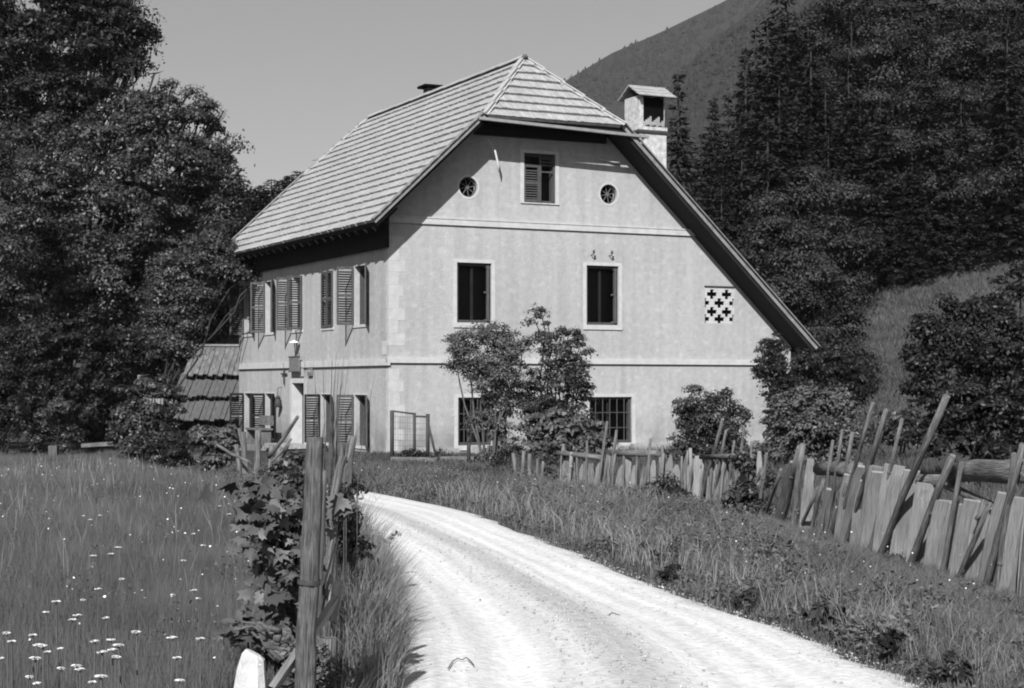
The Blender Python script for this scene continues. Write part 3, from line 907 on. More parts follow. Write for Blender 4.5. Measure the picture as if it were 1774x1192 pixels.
def shrub(name, px, d, x0, x1, y_top, y_bot, label, cat='shrub', n=10, n_cl=160, per=40, leaf=.1, m='leaf', seed=1, stems=6, cl_r=.16, shell=.3, depth=None, bark='bark', group=None, blobs=None, flat=.6):
    """a shrub seen between pixel columns x0..x1, rows y_top..y_bot at distance d"""
    rnd = random.Random(seed); npr = np.random.RandomState(seed)
    bx = (px - CX) / F * d; g = gzs(bx, d); t = empty(name, (bx, d, g)); tag(t, label, cat, group)
    s = d / F
    if blobs is None:
        zt = EYE + (HOR - y_top) * s - g; zb = max(.05, EYE + (HOR - y_bot) * s - g)
        wx = (x1 - x0) / 2 * s; cx = ((x0 + x1) / 2 - px) * s; dp = depth or wx * .8
        blobs = []
        for k in range(n):
            f = rnd.uniform(.12, .9); w_ = 1 - abs(f - .45) * .8
            rx = wx * rnd.uniform(.3, .5)
            blobs.append(((cx + rnd.uniform(-1, 1) * (wx - rx) * w_ * 1.1, rnd.uniform(-1, 1) * dp * .6, zb + (zt - zb) * f), (rx, dp * rnd.uniform(.35, .55), (zt - zb) * rnd.uniform(.12, .24))))
    else:
        blobs = [(((p - px) * s, dy, EYE + (HOR - q) * s - g), (rx * s, rx * s * .85, rz * s)) for (p, q, rx, rz, dy) in blobs]
    crown_mesh('crown', blobs, n_cl, per * 1.3, cl_r * 1.0, leaf * .75, M[m], t, npr, shell, flat * .8, .85, 2.2)
    b = MB()
    for k in range(stems):
        c = blobs[k % len(blobs)][0]
        limb(b, (rnd.uniform(-.15, .15), rnd.uniform(-.15, .15), -.1), c, .035, .01, rnd, .12, 5, 5)
    b.build('stem', M[bark], t)
    return t


def spruce_mesh(seed, Ht, Rd, layers, nb, step, twig, m, taper=.85):
    rnd = np.random.RandomState(seed); P = []; Dv = []; Ln = []
    for i in range(layers):
        f = (i + rnd.uniform(-.3, .3)) / layers; h = Ht * (.06 + .93 * f)
        L0 = Rd * max(.03, (1 - f)) ** taper
        for k in range(nb if f < .8 else 5):
            az = rnd.uniform(0, 2 * math.pi); L = L0 * rnd.uniform(.6, 1.15)
            dr = rnd.uniform(.2, .45) * (1 - .5 * f)
            ns = max(1, int(L / step))
            for q in range(ns):
                t = (q + rnd.uniform(.2, 1)) / ns
                r = L * t; z = h - dr * r + .22 * L * t * t * .6
                base = np.array([r * math.cos(az), r * math.sin(az), z])
                for sgn in (-1, 1, 0, 0):
                    a2 = az + sgn * rnd.uniform(.5, 1.25) + rnd.uniform(-.25, .25)
                    dv = np.array([math.cos(a2), math.sin(a2), rnd.uniform(-.75, .1)])
                    P.append(base + rnd.normal(size=3) * .06); Dv.append(dv); Ln.append(twig * rnd.uniform(.6, 1.3) * (1 - .35 * t))
    P = np.array(P); Dv = unit(np.array(Dv)); Ln = np.array(Ln)[:, None]
    N = rnd.normal(size=P.shape) * .45 + np.array([0, 0, 1]); B = unit(np.cross(Dv, N))
    wd = Ln * .2
    v = np.stack([P, P + Dv * Ln * .45 + B * wd, P + Dv * Ln, P + Dv * Ln * .45 - B * wd], 1).reshape(-1, 3)
    o = mesh_np('crown', v, np.arange(len(v)).reshape(-1, 4), m)
    return o


def spruce_proto(seed, Ht, Rd, layers=40, nb=10, step=.26, twig=.46):
    t = empty('spruce'); c = spruce_mesh(seed, Ht, Rd, layers, nb, step, twig, M['needle']); c.parent = t
    b = MB(); b.tube([(0, 0, -1), (0, 0, Ht * .5), (0, 0, Ht * .98)], [Ht * .016, Ht * .009, .02], 7); b.build('trunk', M['bark'], t)
    return t


# ------------------------------------------------------------------ trees on the left
def bl(*q): return [((a, b_, c), (r, r2, r3)) for (a, b_, c, r, r2, r3) in q]
s46 = 46 / F
def B46(px, py, rx, rz, dy=0, d=61, pb=160):
    s = (d + dy) / F; return (((px - CX) * s - (pb - CX) / F * d, dy, EYE + (HOR - py) * s), (rx * s, rx * s * .95, rz * s))
bb = [B46(*q) for q in ((250, 190, 60, 45), (200, 215, 70, 50, -.5), (320, 205, 50, 35), (150, 270, 100, 70, -1), (270, 270, 80, 60, -1.2), (350, 255, 45, 40, .3), (60, 330, 90, 80, -1),
     (200, 370, 100, 80, -1.8), (320, 350, 70, 70, -.5), (375, 310, 40, 35, .3), (400, 290, 22, 14, 0), (350, 180, 30, 18, .3), (290, 150, 30, 18, 0), (80, 450, 95, 80, -1.5), (230, 480, 100, 70, -1.9), (340, 450, 75, 70, -.6), (395, 395, 45, 40, 0), (110, 560, 90, 60, -1.2),
     (250, 560, 80, 55, -1), (360, 540, 55, 45, 0), (385, 425, 34, 30, -4), (370, 440, 40, 30, -1), (390, 330, 24, 20, 0), (290, 420, 60, 50, -1), (388, 182, 9, 7, 0), (376, 205, 12, 10, .3), (345, 168, 12, 9, 0), (300, 132, 14, 9, 0), (268, 118, 16, 10, 0), (330, 150, 9, 7, .4), (408, 240, 10, 8, 0), (417, 284, 12, 9, 0), (402, 305, 12, 10, .2), (385, 262, 14, 12, 0), (395, 225, 8, 7, 0), (228, 110, 16, 10, 0), (412, 325, 9, 8, 0), (360, 225, 18, 14, 0), (400, 350, 24, 24, 0), (365, 465, 40, 30, -3), (330, 520, 60, 40, -1), (400, 520, 40, 40, 0), (300, 600, 50, 40, 0), (30, 600, 60, 60, -.6), (365, 500, 36, 30, .2), (60, 240, 60, 50, .4))]
broadleaf('maple_tree', (*at(160, 0, 61).xy, -.2), 12, bb, 'broad leafy tree with spreading crown beside the farmhouse roof', n_cl=2500, per=46, leaf=.175, cl_r=.31, m='leaf', trunk_r=.3, seed=5)
bb = [B46(*q, d=68, pb=70) for q in ((60, -90, 110, 60), (150, -30, 90, 45), (20, 0, 110, 60, -.5), (170, 30, 70, 35), (215, 55, 45, 25), (110, 70, 100, 45, -.6), (10, 110, 90, 50, -1), (190, 95, 55, 28), (235, 95, 22, 16), (90, 150, 100, 45, -.5), (0, 200, 80, 60, -1), (-60, 60, 90, 90), (-60, 250, 90, 90, -.5), (60, 240, 80, 60), (60, 320, 100, 60), (120, 210, 70, 50), (40, 420, 90, 60, -.5), (170, -60, 80, 50), (245, 40, 22, 14, .3), (225, 15, 26, 18, .2), (252, 58, 12, 8, 0), (240, 80, 10, 8, 0), (214, -12, 14, 10, 0), (230, 118, 10, 7, 0), (258, 44, 8, 6, 0), (205, 112, 20, 10, 0))]
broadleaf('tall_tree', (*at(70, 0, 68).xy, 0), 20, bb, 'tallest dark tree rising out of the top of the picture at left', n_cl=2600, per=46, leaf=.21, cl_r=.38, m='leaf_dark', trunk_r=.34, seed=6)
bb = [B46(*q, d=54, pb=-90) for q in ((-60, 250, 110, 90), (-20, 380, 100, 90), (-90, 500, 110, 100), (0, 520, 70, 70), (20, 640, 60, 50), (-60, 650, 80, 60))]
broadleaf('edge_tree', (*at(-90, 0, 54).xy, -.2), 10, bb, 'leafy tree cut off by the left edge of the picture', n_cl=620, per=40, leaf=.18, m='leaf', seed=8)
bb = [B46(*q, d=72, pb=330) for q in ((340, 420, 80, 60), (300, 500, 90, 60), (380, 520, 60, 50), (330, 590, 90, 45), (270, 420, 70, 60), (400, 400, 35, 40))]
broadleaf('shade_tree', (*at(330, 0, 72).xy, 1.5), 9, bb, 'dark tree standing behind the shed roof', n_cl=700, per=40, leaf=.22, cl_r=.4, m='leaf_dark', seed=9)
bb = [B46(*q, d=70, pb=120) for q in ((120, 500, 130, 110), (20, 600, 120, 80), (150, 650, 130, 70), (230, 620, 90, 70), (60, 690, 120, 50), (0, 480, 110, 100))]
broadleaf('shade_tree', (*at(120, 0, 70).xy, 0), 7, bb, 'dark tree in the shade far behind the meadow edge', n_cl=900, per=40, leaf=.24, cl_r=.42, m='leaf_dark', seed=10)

bb = [B46(*q, d=50.3, pb=300) for q in ((345, 455, 36, 24), (372, 430, 34, 26), (392, 445, 26, 16), (400, 425, 20, 14), (420, 452, 26, 10), (446, 455, 22, 9), (474, 458, 20, 7), (310, 490, 36, 26), (335, 500, 26, 20), (290, 540, 34, 26), (380, 400, 22, 16), (300, 450, 36, 30), (325, 530, 30, 26), (350, 490, 26, 20), (305, 580, 34, 30))]
broadleaf('young_tree', (*at(290, 0, 50.3).xy, -.2), 5.2, bb, 'slender leaning tree whose tip hangs over the roof corner', n_cl=900, per=40, leaf=.13, cl_r=.2, m='leaf', trunk_r=.08, seed=12, twigs=2)

# shed with plank roof behind the long wall
sd = empty('plank_shed', (*at(352, 0, 58).xy, 0), .12); tag(sd, 'low shed with three tiers of old roof planks behind the house', 'shed')
s58 = 58 / F
def shed_tier(name, zt, zb, yt, yb, xl, xr, m, n):
    b = MB(); k = xl; rn_ = random.Random(name + str(zt))
    st = (xr - xl) / n
    for i in range(n):
        x = xl + st * i; j = rn_.uniform(-.05, .05)
        b.bar((x + st / 2 - .25, yb, zb + j), (x + st / 2, yt, zt), st * .9, .03 + .02 * (i % 2), (0, -1, 1))
    return b.build(name, m, sd)
shed_tier('roof_tier', 3.0, 2.02, 1.0, -.05, -.42, 3.2, M['wood'], 22)
shed_tier('roof_tier', 2.08, 1.30, .45, -.5, -.75, 3.2, M['wood_dark'], 24)
shed_tier('roof_tier', 1.36, .5, -.05, -1.0, -.85, 3.2, M['wood_dark'], 24)
b = MB(); b.bar((-.5, 1.0, 3.06), (3.2, 1.0, 3.06), .16, .07); b.build('ridge_board', M['wood_pale'], sd)
b = MB()
for i in range(7): b.bar((-2.2 + i * .2, .4, .25), (-2.15 + i * .2, .5, 2.0 - .16 * i + R.uniform(-.1, .1)), .18, .03, (0, 1, 0))
b.build('end_boards', M['wood_pale'], sd)
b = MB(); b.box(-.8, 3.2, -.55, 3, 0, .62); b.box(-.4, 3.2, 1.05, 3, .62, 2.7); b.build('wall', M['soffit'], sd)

shrub('shrub', 250, 43, 180, 322, 650, 805, 'large rounded shrub in front of the pale shed boards', n=16, n_cl=330, per=38, leaf=.13, seed=21)
shrub('shrub', 375, 37, 325, 418, 735, 835, 'spreading low shrub at the foot of the long wall', n=10, n_cl=170, per=34, leaf=.14, m='leaf_pale', seed=22, flat=.3)
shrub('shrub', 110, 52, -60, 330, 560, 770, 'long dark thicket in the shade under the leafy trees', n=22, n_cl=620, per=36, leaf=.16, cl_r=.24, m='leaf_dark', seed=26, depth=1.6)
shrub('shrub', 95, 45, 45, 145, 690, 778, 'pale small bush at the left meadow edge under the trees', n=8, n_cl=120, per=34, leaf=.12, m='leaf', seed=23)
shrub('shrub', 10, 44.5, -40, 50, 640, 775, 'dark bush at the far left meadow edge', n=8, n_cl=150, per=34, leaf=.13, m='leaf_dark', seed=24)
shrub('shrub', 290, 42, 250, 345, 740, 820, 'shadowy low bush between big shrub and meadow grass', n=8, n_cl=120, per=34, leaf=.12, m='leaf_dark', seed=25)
b = MB(); p = at(165, 780, 44)
b.bar((p.x - .35, p.y, .12), (p.x + .45, p.y + .1, .17), .24, .1); tag(b.build('timber', M['wood']), 'grey squared timber lying at the edge of the meadow', 'timber')
b = MB(); p = at(95, 780, 44); b.box(p.x - .14, p.x + .08, p.y - .12, p.y + .12, -.5, .12); tag(b.build('stump', M['wood_dark']), 'dark stump block at the meadow edge by the trees', 'stump')

# ------------------------------------------------------------------ shrubs before the gable
shrub('lilac', 850, 36, 0, 0, 0, 0, 'airy shrub with bare forked stems under the left upper gable window', n_cl=640, per=34, leaf=.075, cl_r=.13, m='leaf_pale', seed=31, stems=9, bark='barkpale', shell=.25,
      blobs=[(815, 590, 42, 26, 0), (850, 575, 32, 20, .2), (790, 625, 26, 16, 0), (830, 630, 40, 26, -.2), (880, 600, 34, 30, .1), (905, 590, 20, 18, .1), (860, 650, 40, 30, -.2), (895, 650, 28, 28, 0), (850, 690, 34, 26, 0), (885, 700, 35, 26, .2), (865, 740, 26, 26, .1), (835, 725, 26, 26, .1), (880, 775, 26, 26, .1), (850, 790, 20, 20, .1)])
shrub('tall_shrub', 968, 37, 0, 0, 0, 0, 'dark tall shrub with a tufted top before the gable', n_cl=520, per=34, leaf=.085, cl_r=.12, m='leaf', seed=32, stems=10, shell=.3,
      blobs=[(937, 540, 14, 11, 0), (925, 552, 14, 8, 0), (948, 556, 14, 9, 0), (940, 580, 16, 11, 0), (985, 580, 30, 16, .1), (1005, 600, 20, 20, .1), (965, 615, 34, 24, 0), (995, 635, 32, 30, -.1), (960, 660, 44, 30, -.2), (1000, 680, 32, 30, .2), (950, 710, 46, 30, 0), (1000, 725, 36, 30, .1), (925, 690, 28, 40, .2), (960, 760, 56, 28, 0)])
shrub('shrub', 965, 34.5, 0, 0, 0, 0, 'big leafed bush low between the gable and the pickets', n_cl=220, per=28, leaf=.15, cl_r=.14, m='leaf_pale', seed=33, stems=6, flat=.3,
      blobs=[(930, 735, 26, 24, 0), (965, 725, 34, 22, 0), (1000, 745, 34, 24, 0), (950, 770, 40, 22, -.1), (1030, 755, 26, 26, 0)])
shrub('rose_bush', 1235, 34, 0, 0, 0, 0, 'rounded bush behind the pickets, right of the barred window', n_cl=560, per=30, leaf=.085, cl_r=.12, m='leaf', seed=34, stems=7,
      blobs=[(1235, 715, 40, 30, .2), (1250, 750, 40, 30, .2), (1205, 735, 36, 26, .2), (1210, 680, 26, 16, 0), (1245, 690, 32, 20, 0), (1190, 705, 32, 18, 0), (1280, 700, 18, 22, .1), (1225, 730, 46, 28, -.1), (1275, 740, 26, 30, 0), (1190, 755, 32, 26, 0), (1240, 780, 52, 26, 0), (1160, 785, 22, 14, 0)])
shrub('climber', 1340, 41.8, 0, 0, 0, 0, 'dark climber growing up the right end of the gable wall', n_cl=420, per=30, leaf=.1, cl_r=.13, m='leaf_dark', seed=35, stems=5,
      blobs=[(1325, 605, 14, 22, 0), (1345, 600, 20, 26, -.2), (1335, 640, 28, 26, -.3), (1350, 680, 32, 30, -.4), (1360, 720, 40, 40, -.5)])
shrub('shrub', 1390, 33, 0, 0, 0, 0, 'sunlit wide bush behind the stakes at the corner of the fence', n_cl=430, per=30, leaf=.10, cl_r=.13, m='leaf_pale', seed=36, stems=8,
      blobs=[(1370, 700, 36, 22, 0), (1410, 685, 40, 22, .1), (1450, 690, 30, 20, 0), (1345, 735, 34, 24, 0), (1400, 735, 50, 30, -.2), (1460, 730, 44, 28, 0), (1370, 775, 50, 26, 0), (1440, 775, 50, 26, .1), (1325, 775, 20, 22, .2)])
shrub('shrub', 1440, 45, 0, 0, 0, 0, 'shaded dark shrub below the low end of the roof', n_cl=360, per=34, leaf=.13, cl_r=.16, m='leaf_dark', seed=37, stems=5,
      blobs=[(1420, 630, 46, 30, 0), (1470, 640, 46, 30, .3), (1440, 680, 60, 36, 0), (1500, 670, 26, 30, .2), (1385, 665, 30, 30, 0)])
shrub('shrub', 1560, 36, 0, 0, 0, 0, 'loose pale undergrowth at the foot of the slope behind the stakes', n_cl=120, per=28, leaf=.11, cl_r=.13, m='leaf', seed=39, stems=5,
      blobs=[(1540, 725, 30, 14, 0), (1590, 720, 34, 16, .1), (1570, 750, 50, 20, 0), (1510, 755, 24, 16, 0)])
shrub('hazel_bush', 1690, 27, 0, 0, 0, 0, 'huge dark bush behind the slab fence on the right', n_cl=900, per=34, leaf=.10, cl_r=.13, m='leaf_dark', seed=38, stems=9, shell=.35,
      blobs=[(1610, 560, 30, 28, 0), (1650, 535, 34, 26, .1), (1700, 545, 36, 36, 0), (1745, 520, 32, 44, .2), (1780, 480, 26, 36, .3), (1600, 610, 36, 30, 0), (1650, 600, 44, 40, -.2), (1710, 620, 50, 44, -.2), (1770, 600, 44, 60, 0), (1610, 670, 40, 36, 0), (1670, 690, 54, 44, -.2), (1740, 710, 54, 50, 0), (1640, 750, 54, 40, 0), (1720, 780, 60, 36, .1), (1800, 700, 40, 60, .2)])
shrub('shrub', 1150, 25, 0, 0, 0, 0, 'leafy growth hanging over the middle of the crooked pickets', n_cl=90, per=24, leaf=.075, cl_r=.09, m='leaf', seed=44, stems=4,
      blobs=[(1140, 850, 26, 14, -.1), (1160, 835, 20, 14, -.1), (1175, 860, 20, 10, -.15)])
shrub('shrub', 1300, 22, 0, 0, 0, 0, 'leafy growth smothering the fence where it turns the corner', n_cl=120, per=24, leaf=.075, cl_r=.09, m='leaf', seed=45, stems=4,
      blobs=[(1300, 800, 20, 18, .3), (1325, 830, 18, 16, .2), (1290, 850, 24, 14, -.1), (1315, 880, 30, 14, -.2), (1270, 870, 22, 10, -.1)])
shrub('shrub', 1010, 27.6, 0, 0, 0, 0, 'small sprawling weed before the first crooked pickets', n_cl=50, per=22, leaf=.06, cl_r=.08, m='leaf', seed=46, stems=4,
      blobs=[(955, 825, 16, 18, .2), (950, 790, 14, 16, .3), (962, 845, 16, 8, -.1)])
shrub('shrub', 745, 38.2, 0, 0, 0, 0, 'small dark plant inside the iron frame by the house corner', n_cl=46, per=26, leaf=.07, cl_r=.1, m='leaf_dark', seed=41, stems=4,
      blobs=[(712, 785, 17, 11, 0), (728, 790, 12, 10, 0)])
shrub('shrub', 775, 38.2, 0, 0, 0, 0, 'sprawling weed at the wall between iron frame and steel post', n_cl=40, per=18, leaf=.07, cl_r=.12, m='leaf', seed=42, stems=5,
      blobs=[(765, 795, 22, 9, 0), (790, 800, 16, 7, 0), (762, 775, 8, 12, 0)])
shrub('shrub', 862, 34, 0, 0, 0, 0, 'dark weeds at the foot of the forked shrub', n_cl=70, per=26, leaf=.07, cl_r=.1, m='leaf_dark', seed=43, stems=4,
      blobs=[(862, 810, 18, 18, 0), (850, 825, 14, 10, 0), (885, 780, 16, 30, .1)])

# iron frame of an old mesh fence by the corner
fo = empty('mesh_frame', (*at(710, 0, 38.6).xy, 0)); tag(fo, 'rusty iron frame of a wire fence by the house corner', 'fence')
o0 = Vector((*at(710, 0, 38.6).xy, 0))
def loc(px, py, d=38.6): return at(px, py, d) - o0
for (px, yt, r) in ((679, 711, .05), (718, 715, .035), (741, 717, .045)):
    b = MB(); p = loc(px, yt); b.tube([(p.x, p.y, -.1), (p.x, p.y, p.z)], r, 7); b.build('post', M['iron'], fo)
b = MB(); b.tube([loc(679, 712), loc(718, 717)], .02, 6); b.tube([loc(718, 721), loc(741, 722)], .02, 6); b.build('rail', M['iron'], fo)
b = MB(); b.tube([loc(742, 735), loc(758, 802)], .03, 6); b.build('brace', M['iron'], fo)
b = MB()
for k in range(9): b.tube([loc(681 + k * 4.2, 714), loc(681 + k * 4.2, 800)], .003, 3, cap=False)
for k in range(8): b.tube([loc(680, 722 + k * 10), loc(741, 724 + k * 10)], .003, 3, cap=False)
b.build('wire', M['iron'], fo)
b = MB(); p = at(812, 742, 36.5); b.tube([(p.x, p.y, -.1), (p.x, p.y, p.z)], .045, 8); tag(b.build('steel_post', M['iron']), 'single dark post standing before the left barred window', 'post')
for k, (pa, pb_) in enumerate((((680, 803), (760, 806)), ((765, 812), (870, 824)))):
    b = MB(); a = at(*pa, 37.5); c = at(*pb_, 37); a.z = gzs(a.x, a.y) + .05; c.z = gzs(c.x, c.y) + .05
    b.bar(a, c, .16, .14); tag(b.build('kerb_beam', M['wood']), ['grey beam on the ground below the iron frame', 'grey beam on the ground near the steel post'][k], 'beam')

# ------------------------------------------------------------------ fences on the right
FD = [(860, 28.6), (890, 28.2), (970, 27.2), (1050, 26.4), (1200, 24.8), (1330, 21.5), (1380, 19.6), (1450, 18), (1520, 16.5), (1620, 15.2), (1700, 14.2), (1800, 12.9), (2050, 10.4), (2400, 8.2)]
def fdep(px): return float(np.interp(px, [q[0] for q in FD], [q[1] for q in FD]))
def fpt(px, py, dd=0.0):
    return at(px, py, fdep(px) + dd)
fr_rnd = random.Random(14)
SIDE = Vector((-.25, -.1, 0))


def foot(px, py, dd):
    p = fpt(px, py, dd); g = gzs(p.x, p.y); p.z = min(p.z, g - .12); return p


def stake(b, top, bot, w0, dd=0, mid=None, taper=.7):
    d = fdep(bot[0]); r = w0 * .76 / 2 * d / F; taper = .86
    p0 = at(bot[0], bot[1], d + dd); p1 = at(top[0], top[1], fdep(top[0]) + dd + .03)
    dr = (p0 - p1).normalized(); g = gzs(p0.x, p0.y)
    if dr.z < -.2: p0 = p0 + dr * max(0, (p0.z - g + .3) / -dr.z)
    pts = [p0 + (p1 - p0) * f + Vector((fr_rnd.uniform(-1, 1), 0, fr_rnd.uniform(-1, 1))) * r * .35 * (0 < f < 1) for f in (0, .25, .5, .75, 1)]
    b.tube(pts, [r, r * 1.04, r * .95, r * (1 + taper) / 2, r * taper], 8, rough=.12, rnd=fr_rnd)
    if fr_rnd.random() < .5:                              # a knot
        q = p0 + (p1 - p0) * fr_rnd.uniform(.35, .75); b.tube([q - dr * r * .9, q, q + dr * r * .7], [r * .8, r * 1.1, r * .8], 8, rough=.12, rnd=fr_rnd)


def slab(b, top, bot, w0, w1, dd=.12, point=.3, t=.035):
    d = fdep((top[0] + bot[0]) / 2); s = d / F
    p1 = at(top[0], top[1], fdep(top[0]) + dd); p0 = at(bot[0], bot[1], fdep(bot[0]) + dd); dr = (p0 - p1).normalized(); g = gzs(p0.x, p0.y)
    if dr.z < -.2: p0 = p0 + dr * max(0, (p0.z - g + .1) / -dr.z)
    b.board(p0, p1, w0 * s, w1 * s, t, (1, -.35 + fr_rnd.uniform(-.1, .25), 0), fr_rnd, point)


f0 = fpt(1560, 966); NF = empty('slab_fence', (0, 0, 0)); tag(NF, 'near rough fence of leaning stakes and broad split slabs at right', 'fence')
FF = empty('picket_fence', (0, 0, 0)); tag(FF, 'farther low fence of crooked pickets and slabs before the gable', 'fence')


def add(fence, kind, m, fn, *a, **k):
    b = MB(); fn(b, *a, **k); return b.build(kind, M[m], fence)


for (tp, bt, w_) in (((1353, 813), (1330, 880), 8), ((1385, 774), (1357, 895), 13), ((1391, 769), (1373, 935), 15), ((1427, 830), (1399, 948), 9), ((1443, 763), (1425, 900), 8), ((1459, 744), (1437, 890), 8),
                     ((1418, 843), (1380, 930), 8), ((1477, 749), (1452, 900), 11), ((1512, 698), (1455, 905), 9), ((1535, 710), (1478, 900), 12), ((1530, 738), (1470, 955), 9), ((1563, 725), (1520, 900), 9),
                     ((1466, 838), (1436, 935), 13), ((1640, 686), (1520, 970), 17), ((1650, 790), (1578, 976), 17), ((1772, 770), (1708, 1015), 17), ((1711, 880), (1660, 1007), 12), ((1666, 800), (1640, 960), 12), ((1757, 785), (1735, 960), 14), ((1790, 800), (1770, 1030), 15)):
    add(NF, 'stake', 'wood', stake, tp, bt, w_, dd=-.12 if w_ > 11 else (-.05 if tp[1] > 800 else .0))
for (tp, bt, w0, w1) in (((1404, 795), (1394, 945), 26, 12), ((1372, 800), (1352, 900), 22, 12), ((1440, 848), (1420, 935), 20, 16), ((1492, 808), (1466, 945), 28, 20), ((1517, 808), (1495, 950), 28, 22), ((1550, 806), (1530, 960), 36, 34), ((1580, 815), (1556, 968), 32, 26), ((1606, 838), (1590, 985), 44, 34),
                         ((1642, 868), (1622, 1000), 52, 40), ((1690, 868), (1668, 1005), 48, 40), ((1742, 855), (1712, 1005), 34, 30), ((1765, 862), (1748, 1035), 40, 32), ((1800, 850), (1785, 1040), 46, 40), ((1455, 880), (1440, 945), 22, 18)):
    add(NF, 'slab', 'wood_pale', slab, tp, bt, w0 * 1.05, w1 * 1.15, point=fr_rnd.choice((.12, .25, .5)))
for k in range(13):
    px = 1462 + k * 26 + fr_rnd.uniform(-5, 5); add(NF, 'slab', 'wood_pale', slab, (px + 16, np.interp(px, [1460, 1560, 1640, 1780], [818, 822, 872, 862]) + fr_rnd.uniform(-4, 16)), (px - 6, 1000), 40, 36, dd=.17, point=.2)
for k in range(9):                                       # the fence runs on past the edge of the picture
    px = 1830 + k * 58; d = fdep(px); yb = HOR + EYE * F / d; yt = yb - F / d * fr_rnd.uniform(.72, .9)
    add(NF, 'slab', 'wood_pale', slab, (px + 20, yt), (px, yb), .22 * F / d, .2 * F / d, point=.2)
    if k % 2: add(NF, 'stake', 'wood', stake, (px + 110, yb - F / d * 1.15), (px, yb), .085 * F / d, dd=-.1)
for (a, c, w_) in (((1420, 812), (1484, 812), 26), ((1484, 826), (1652, 832), 18), ((1648, 818), (1790, 814), 36), ((1640, 842), (1722, 878), 14)):
    b = MB(); da, dc = fdep(a[0]) + .30, fdep(c[0]) + .30
    p, q = at(*a, da), at(*c, dc); r = w_ / 2 * da / F
    b.tube([p, p.lerp(q, .33) + Vector((0, 0, r * .12)), p.lerp(q, .66) - Vector((0, 0, r * .1)), q], [r * .95, r, r * 1.03, r], 9, rough=.08, rnd=fr_rnd)
    b.build('rail', M['wood'], NF)
b = MB(); b.tube([at(1706, 868, 14.25), at(1698, 892, 14.2), at(1690, 900, 14.2)], [.03, .025, .015], 6); b.build('rail', M['wood'], NF)
for (tp, bt, w_) in (((889, 785), (893, 832), 9), ((907, 781), (904, 836), 8), ((918, 786), (918, 846), 10), ((931, 795), (929, 832), 6), ((941, 799), (937, 845), 7), ((973, 783), (972, 840), 6), ((999, 784), (1000, 842), 6), ((1017, 763), (1016, 838), 7), ((1052, 730), (1035, 850), 7), ((1068, 745), (1054, 855), 7),
                     ((1081, 774), (1079, 860), 6), ((1104, 785), (1100, 860), 6), ((1127, 760), (1122, 845), 7), ((1150, 785), (1146, 850), 6), ((1252, 726), (1224, 830), 9), ((1258, 745), (1240, 840), 7), ((1289, 741), (1278, 830), 7), ((1272, 763), (1264, 830), 6), ((1318, 811), (1303, 862), 7), ((1325, 806), (1312, 872), 7), ((1302, 770), (1296, 850), 6)):
    add(FF, 'picket', 'wood', stake, tp, bt, w_)
for k in range(24):
    px = 980 + k * 14.6 + fr_rnd.uniform(-4, 4); yt = 797 + fr_rnd.uniform(-8, 12) - (px > 1180) * 8
    add(FF, 'slab', 'wood_pale' if fr_rnd.random() < .6 else 'wood', slab, (px + fr_rnd.uniform(-2, 8), yt), (px, 860), fr_rnd.uniform(11, 19), fr_rnd.uniform(8, 15), point=fr_rnd.uniform(.1, .9), dd=.1 + .03 * (k % 3))
for k in range(26):
    px = fr_rnd.uniform(955, 1325); yt = fr_rnd.uniform(768, 806); add(FF, 'picket', fr_rnd.choice(('wood', 'wood', 'wood_pale')), stake, (px + fr_rnd.uniform(-3, 14), yt), (px, 862), fr_rnd.uniform(6, 10), dd=fr_rnd.uniform(-.06, .1))
for (a, c, w_) in (((967, 785), (1046, 793), 10), ((1060, 785), (1140, 785), 11), ((1215, 792), (1305, 790), 9)):
    b = MB(); p, q = at(*a, fdep(a[0]) + .06), at(*c, fdep(c[0]) + .06); r = w_ / 2 * fdep(a[0]) / F
    b.tube([p, p.lerp(q, .5), q], [r, r * 1.1, r * .9], 8, rough=.08, rnd=fr_rnd); b.build('rail', M['wood'], FF)

# ------------------------------------------------------------------ old fence on the left, near
LF = empty('field_fence', (-1.0, 8, 0)); tag(LF, 'broken old field fence with a thick post along the road', 'fence')
o1 = Vector((-1.0, 8, 0))
def ltube(name, pts, w0, m='wood', taper=1.0, rough=.08, n=10, base=True):
    """pts: (px, py, d); width in pixels"""
    P = [at(*q) - o1 for q in pts]
    if base:
        dr = (P[0] - P[1]).normalized(); g = gzs(P[0].x + o1.x, P[0].y)
        if dr.z < -.2: P.insert(0, P[0] + dr * max(0, (P[0].z - g + .15) / -dr.z))
    k = len(P); b = MB(); r = [w0 / 2 * pts[min(max(i - (k - len(pts)), 0), len(pts) - 1)][2] / F * (1 + (taper - 1) * i / (k - 1)) for i in range(k)]
    fine = []; fr2 = []
    for i in range(k - 1):
        for q in range(3):
            f = q / 3; fine.append(P[i].lerp(P[i + 1], f)); fr2.append((r[i] * (1 - f) + r[i + 1] * f) * fr_rnd.uniform(.96, 1.04))
    fine.append(P[-1]); fr2.append(r[-1])
    b.tube(fine, fr2, n, rough=rough, rnd=fr_rnd); return b.build(name, M[m], LF)
ltube('post', [(529, 1192, 7.9), (530, 1100, 7.9), (536, 1010, 7.9), (537, 950, 7.9), (542, 880, 7.9), (543, 820, 7.9), (545.5, 757, 7.9)], 38, m='wood_post', taper=.76, rough=.11, n=16)
b = MB(); p = at(535, 1008, 7.9) - o1
b.tube([p + Vector((0, 0, -.012)), p + Vector((.002, 0, .012))], .0545, 14, cap=False); b.build('wire_band', M['iron'], LF)
ltube('stake', [(567, 1190, 8.6), (568, 1105, 8.6)], 30, rough=.1)
ltube('stake', [(566, 1060, 9), (567, 986, 9), (579, 930, 9), (572, 899, 9), (588, 812, 9), (594, 790, 9)], 18, taper=.75, rough=.15)
